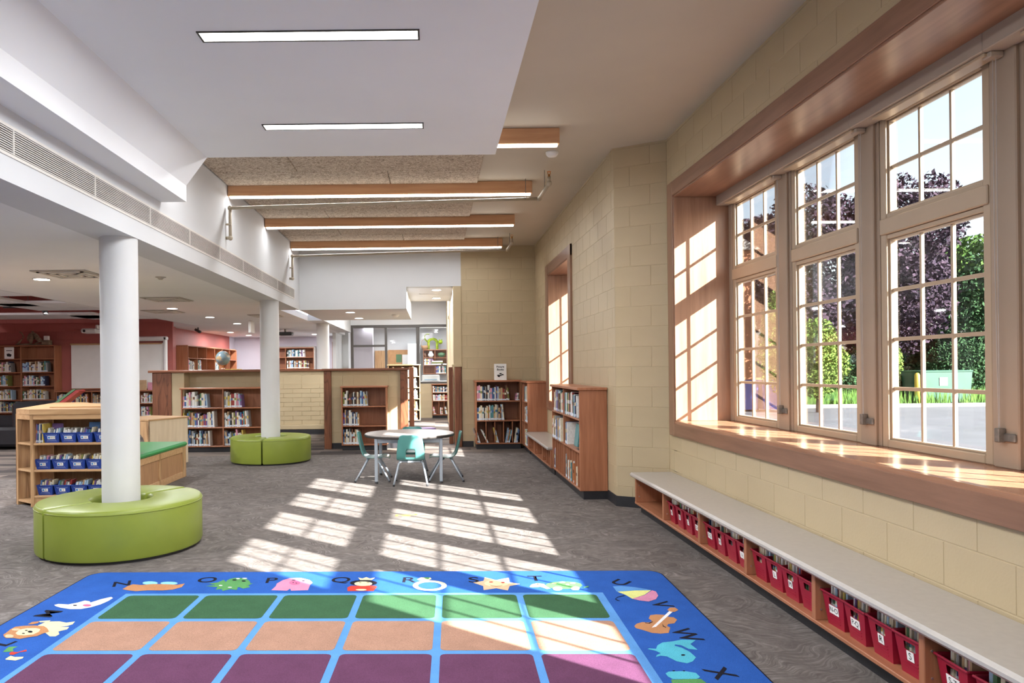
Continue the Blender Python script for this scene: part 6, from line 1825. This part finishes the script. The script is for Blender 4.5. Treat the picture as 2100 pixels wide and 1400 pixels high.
# ================================================================== GLAZED OFFICE
pr = struct_root('window_7', 'dark framed glass partition of the office beyond the passage')
PY = 21.0
def bar(x0, x1, z0, z1, d=.05, n='frame_bar'):
    MB().cbox(x0, x1, PY - d, PY + d, z0, z1, .006).build(n, MAT['bronze'], pr)
XS = [-2.42, -1.42, -.46, .47]
bar(-2.46, .50, 2.66, 2.74)
bar(-2.46, -2.38, 0.0, 2.66)
bar(-1.455, -1.385, 0.0, 2.66)
bar(-.53, -.43, 0.0, 2.66)
bar(-.43, .50, 1.0, 1.06)
bar(-2.38, -1.455, 2.10, 2.16)
bar(-2.38, -1.455, 0.0, .08); bar(-1.385, -.53, 0, .08)
for (x0, x1, z0, z1) in ((-2.38, -1.455, 2.16, 2.66), (-2.38, -1.455, .08, 2.10), (-1.385, -.53, .08, 2.66), (-.43, .5, 1.06, 2.66)):
    MB().box(x0, x1, PY - .004, PY + .004, z0, z1).build('pane', MAT['glass'], pr)
wo = MB()
wo.box(-.43, .5, PY - .1, PY + .1, 0, 1.0)
wall_sill = struct('wall_office_sill', wo, MAT['cream'], 'cream block sill wall under the right office pane')
masonry(wall_sill, (-.43, PY - .1), (1, 0), .36, 0.1, 1.0, MAT['cream'])
struct('wall_office_head', MB().box(-2.46, .5, PY - .06, PY + .06, 2.74, 3.5), MAT['white'], 'white wall above the office glazing')
of = MB()
of.box(-3.0, 1.2, 25.2, 25.3, 0, 3.5); of.box(-3.0, -2.9, 21, 25.2, 0, 3.5); of.box(1.1, 1.2, 21, 25.2, 0, 3.5)
struct('wall_office', of, MAT['white'], 'white walls inside the glazed office')
struct('ceiling_office', MB().box(-3.0, 1.2, 21.05, 25.3, 2.85, 2.95), MAT['white'], 'white ceiling inside the office')
ol = thing('office_light', 'rectangular light in the office ceiling', 'ceiling light', (.1, 23.6, 2.85))
MB().box(-.6, .6, -.15, .15, -.03, 0).build('housing', MAT['plastic_w'], ol)
MB().box(-.56, .56, -.12, .12, -.034, -.03).build('diffuser', MAT['emit'], ol)
area_light('office_lamp', ol, (-.9, 0, -.06), 3.0, 1.2, P_OFFICE)
struct('door_2', MB().cbox(-2.1, -1.62, 25.13, 25.2, 0, 2.10, .01), MAT['oak_z'], 'pale wooden door at the back of the office')
pk = thing('tall_cabinet', 'tall pinkish cabinet side with shelves of books in the office', 'cabinet', (-2.55, 24.6, 0))
MB().cbox(-.30, .25, -.5, .5, 0, 2.2, .006).build('body', paint('pinkish_laminate', (196, 164, 150), .5, .02, 3), pk)
for z in (1.2, 1.55, 1.9):
    MB().cbox(.25, .42, -.48, .48, z - .02, z, .003).build('shelf', MAT['cherry_x'], pk)
cbx = thing('archive_box', 'brown lidded archive box on the tall cabinet', 'box', (-2.35, 24.3, 2.2))
MB().cbox(-.22, .22, -.16, .16, 0, .22, .004).build('body', COVER[11], cbx)
MB().cbox(-.235, .235, -.175, .175, .20, .27, .004).build('lid', COVER[12], cbx)
MB().cbox(-.05, .05, -.163, -.158, .1, .13, .002).build('hand_hole', MAT['ink'], cbx)
cb = thing('cork_board', 'brown cork board with papers pinned on it in the office', 'board', (-1.15, 25.17, 1.2))
MB().cbox(-.48, .36, -.02, .02, 0, .92, .004).build('board', wood('cork', (178, 132, 92), (200, 156, 112), 'x', 30, .9, 1), cb)
for (x, z, w, h, m) in ((-.10, .62, .10, .14, COVER[6]), (.14, .58, .12, .17, MAT['card']), (.02, .18, .1, .12, MAT['card'])):
    MB().box(x - w, x + w, -.026, -.02, z - h, z + h).build('pinned_paper', m, cb)
MB().box(.24, .34, -.03, -.02, .1, .9).build('blue_banner', COVER[3], cb)
wc = thing('white_cabinet', 'tall white metal cabinet in the office', 'cabinet', (-.70, 24.9, 0))
MB().cbox(-.22, .20, -.25, .25, 0, 2.32, .008).build('body', MAT['plastic_w'], wc)
MB().cbox(.12, .14, -.27, -.25, 1.2, 1.4, .003).build('handle', MAT['steel'], wc)
# wall shelf with ornaments, seen through the right pane
ws_ = bookcase('wall_shelf', 'wooden wall shelf with ornaments and books in the office', (.16, 24.95, 1.25), 0, 1.10, .86, .32, (.32, .58), (-.14,), kick=0.0, top_over=.01, cat='shelf')
def orn(name, b, mat, loc, label, cat, smooth=True):
    o = b.build(name, mat, loc=loc, smooth=smooth)
    return tag(o, label, cat)
orn('white_jug', MB().lathe([(.05, 0), (.09, .05), (.10, .10), (.06, .16), (.05, .19), (.065, .21)], 18), MAT['card'], (-.12, 24.85, 1.84), 'white pottery jug on the office wall shelf', 'jug')
orn('green_bowl', MB().lathe([(.06, 0), (.12, .06), (.14, .12), (.09, .15), (.02, .17)], 18), COVER[6], (.25, 24.85, 1.84), 'dark green round pot on the office wall shelf', 'pot')
orn('figurine', MB().lathe([(.05, 0), (.04, .06), (.06, .12), (.03, .17), (.04, .22), (.01, .25)], 14), COVER[13], (.55, 24.85, 1.84), 'pale grey figurine on the office wall shelf', 'figurine')
orn('red_ball', MB().sphere((0, 0, .05), .05, 14, 10), COVER[10], (.60, 24.82, 1.59), 'small red ornament on the office wall shelf', 'ornament')
orn('brown_vase', MB().lathe([(.04, 0), (.06, .06), (.03, .14)], 14), COVER[11], (-.32, 24.85, 1.84), 'small brown vase at the left of the office shelf', 'vase')
for i, (x, w, z) in enumerate([(.1, .2, 1.57), (.1, .2, 1.62), (.1, .19, 1.67), (.45, .22, 1.57)]):
    q = MB().cbox(-w, w, -.1, .1, 0, .045, .003)
    tag(q.build('flat_book', COVER[[0, 7, 0, 0][i]], loc=(x, 24.88, z)), ['white book at the bottom of the flat pile on the office shelf', 'olive book in the middle of the flat pile, office shelf', 'white book on top of the flat pile, office shelf', 'white book lying flat at the right of the office shelf'][i], 'book')
row(ws_, -.52, -.18, .32, -.14, '', (.18, .24), (.03, .05), far=True)
row(ws_, -.11, .25, .02, -.14, '', (.22, .27), (.035, .06), far=True)
row(ws_, .27, .52, .02, -.14, '', (.25, .28), (.06, .08), far=True)
# plush cat
MAT['plush'] = paint('green_plush', (140, 160, 40), .95, .3, 12, .5, 120)
pc_ = thing('plush_cat', 'green plush cat arching its back on the office wall shelf', 'plush toy', (-.05, 24.85, 2.11))
cat_b = MB()
cat_b.tube([(-.17, 0, .26), (-.1, 0, .34), (.0, 0, .37), (.1, 0, .34), (.17, 0, .25)], .05, 10)
cat_b.build('body', MAT['plush'], pc_, smooth=True)
for x in (-.17, -.13, .13, .17):
    MB().tube([(x, .02 if abs(x) > .15 else -.03, .27), (x * 1.02, .02 if abs(x) > .15 else -.03, .0)], .026, 8).build('leg', MAT['plush'], pc_, smooth=True)
MB().tube([(-.18, 0, .27), (-.27, 0, .36), (-.28, 0, .48), (-.20, 0, .55), (-.12, 0, .53)], .025, 8).build('tail', MAT['plush'], pc_, smooth=True)
hd_ = MB().sphere((.27, -.02, .26), .075, 14, 10).build('head', MAT['plush'], pc_, smooth=True)
for s in (-1, 1):
    MB().lathe([(.022, .0), (.002, .05)], 8, .27 + .045 * s, -.02).build('ear', MAT['plush'], hd_).location = (0, 0, .32)
bk_ = thing('wicker_basket', 'pale wicker basket with a tall handle on the office wall shelf', 'basket', (-.33, 24.85, 2.11))
MB().lathe([(.08, 0), (.12, .06), (.14, .14)], 18).build('bowl', MAT['oakback'], bk_, smooth=True)
MB().tube([(-.12, 0, .13), (-.1, 0, .3), (0, 0, .38), (.1, 0, .3), (.12, 0, .13)], .008, 6).build('handle', MAT['oak_z'], bk_)
ct = thing('office_counter', 'white counter behind the right office pane', 'counter', (.1, 23.0, 0))
MB().cbox(-.55, .9, -.4, .4, 1.0, 1.04, .004).build('worktop', MAT['card'], ct)
MB().box(-.5, .85, -.35, .38, 0, 1.0).build('carcass', MAT['cream'], ct)
pn = thing('desktop_printer', 'white printer on the office counter', 'printer', (-.12, 22.9, 1.04))
MB().cbox(-.28, .28, -.2, .2, 0, .20, .02).build('body', MAT['plastic_w'], pn)
MB().cbox(-.2, .2, -.24, -.2, .04, .07, .004).build('tray', COVER[2], pn)
# low bookcase before the office sill
bkJ = bookcase('bookcase', 'small bookcase under the right office pane beyond the passage', (.22, 20.72, 0), 0, .60, 1.0, .33, (.51, .75), low_div=[(-.1, .12, .49), (.05, .12, .49), (.19, .12, .49)], group='bookcases beyond the passage')
for zz in (.75, .51):
    row(bkJ, -.27, .27, zz, -.15, '', (.15, .19), (.025, .04), far=True)
for xa, ln in ((-.26, -.2), (-.07, .0), (.09, -.15), (.21, -.1)):
    row(bkJ, xa, xa + .08, .12, -.15, '', (.18, .22), (.02, .03), far=True, lean=ln)
# pale oak display case turned toward the passage
oc = bookcase('display_case', 'pale oak bookcase standing in the passage behind the low wall end', (-.82, 19.3, 0), 0, .86, 1.56, .42, (.34, .64, .94, 1.24), (), kick=.05, wood_=('oak_x', 'oak_z'), back='oakback', group='bookcases beyond the passage')
for zz in (.08, .34, .64, .94, 1.24):
    row(oc, -.40, .37, zz, -.19, '', (.19, .26), (.025, .045), far=True)
bxp = thing('floor_box', 'blue and purple book box on the floor of the passage', 'box', (-.22, 13.9, 0), .3)
MB().cbox(-.2, .2, -.15, .15, 0, .28, .006).build('body', COVER[15], bxp)
MB().cbox(-.18, .18, -.16, -.15, .05, .25, .002).build('picture_panel', COVER[2], bxp)

fo_ = FAR.build('distant_books', COVER)
tag(fo_, 'rows of small distant books on the farther shelves', 'books', kind='stuff')
print('books', BOOK_COUNT[0])
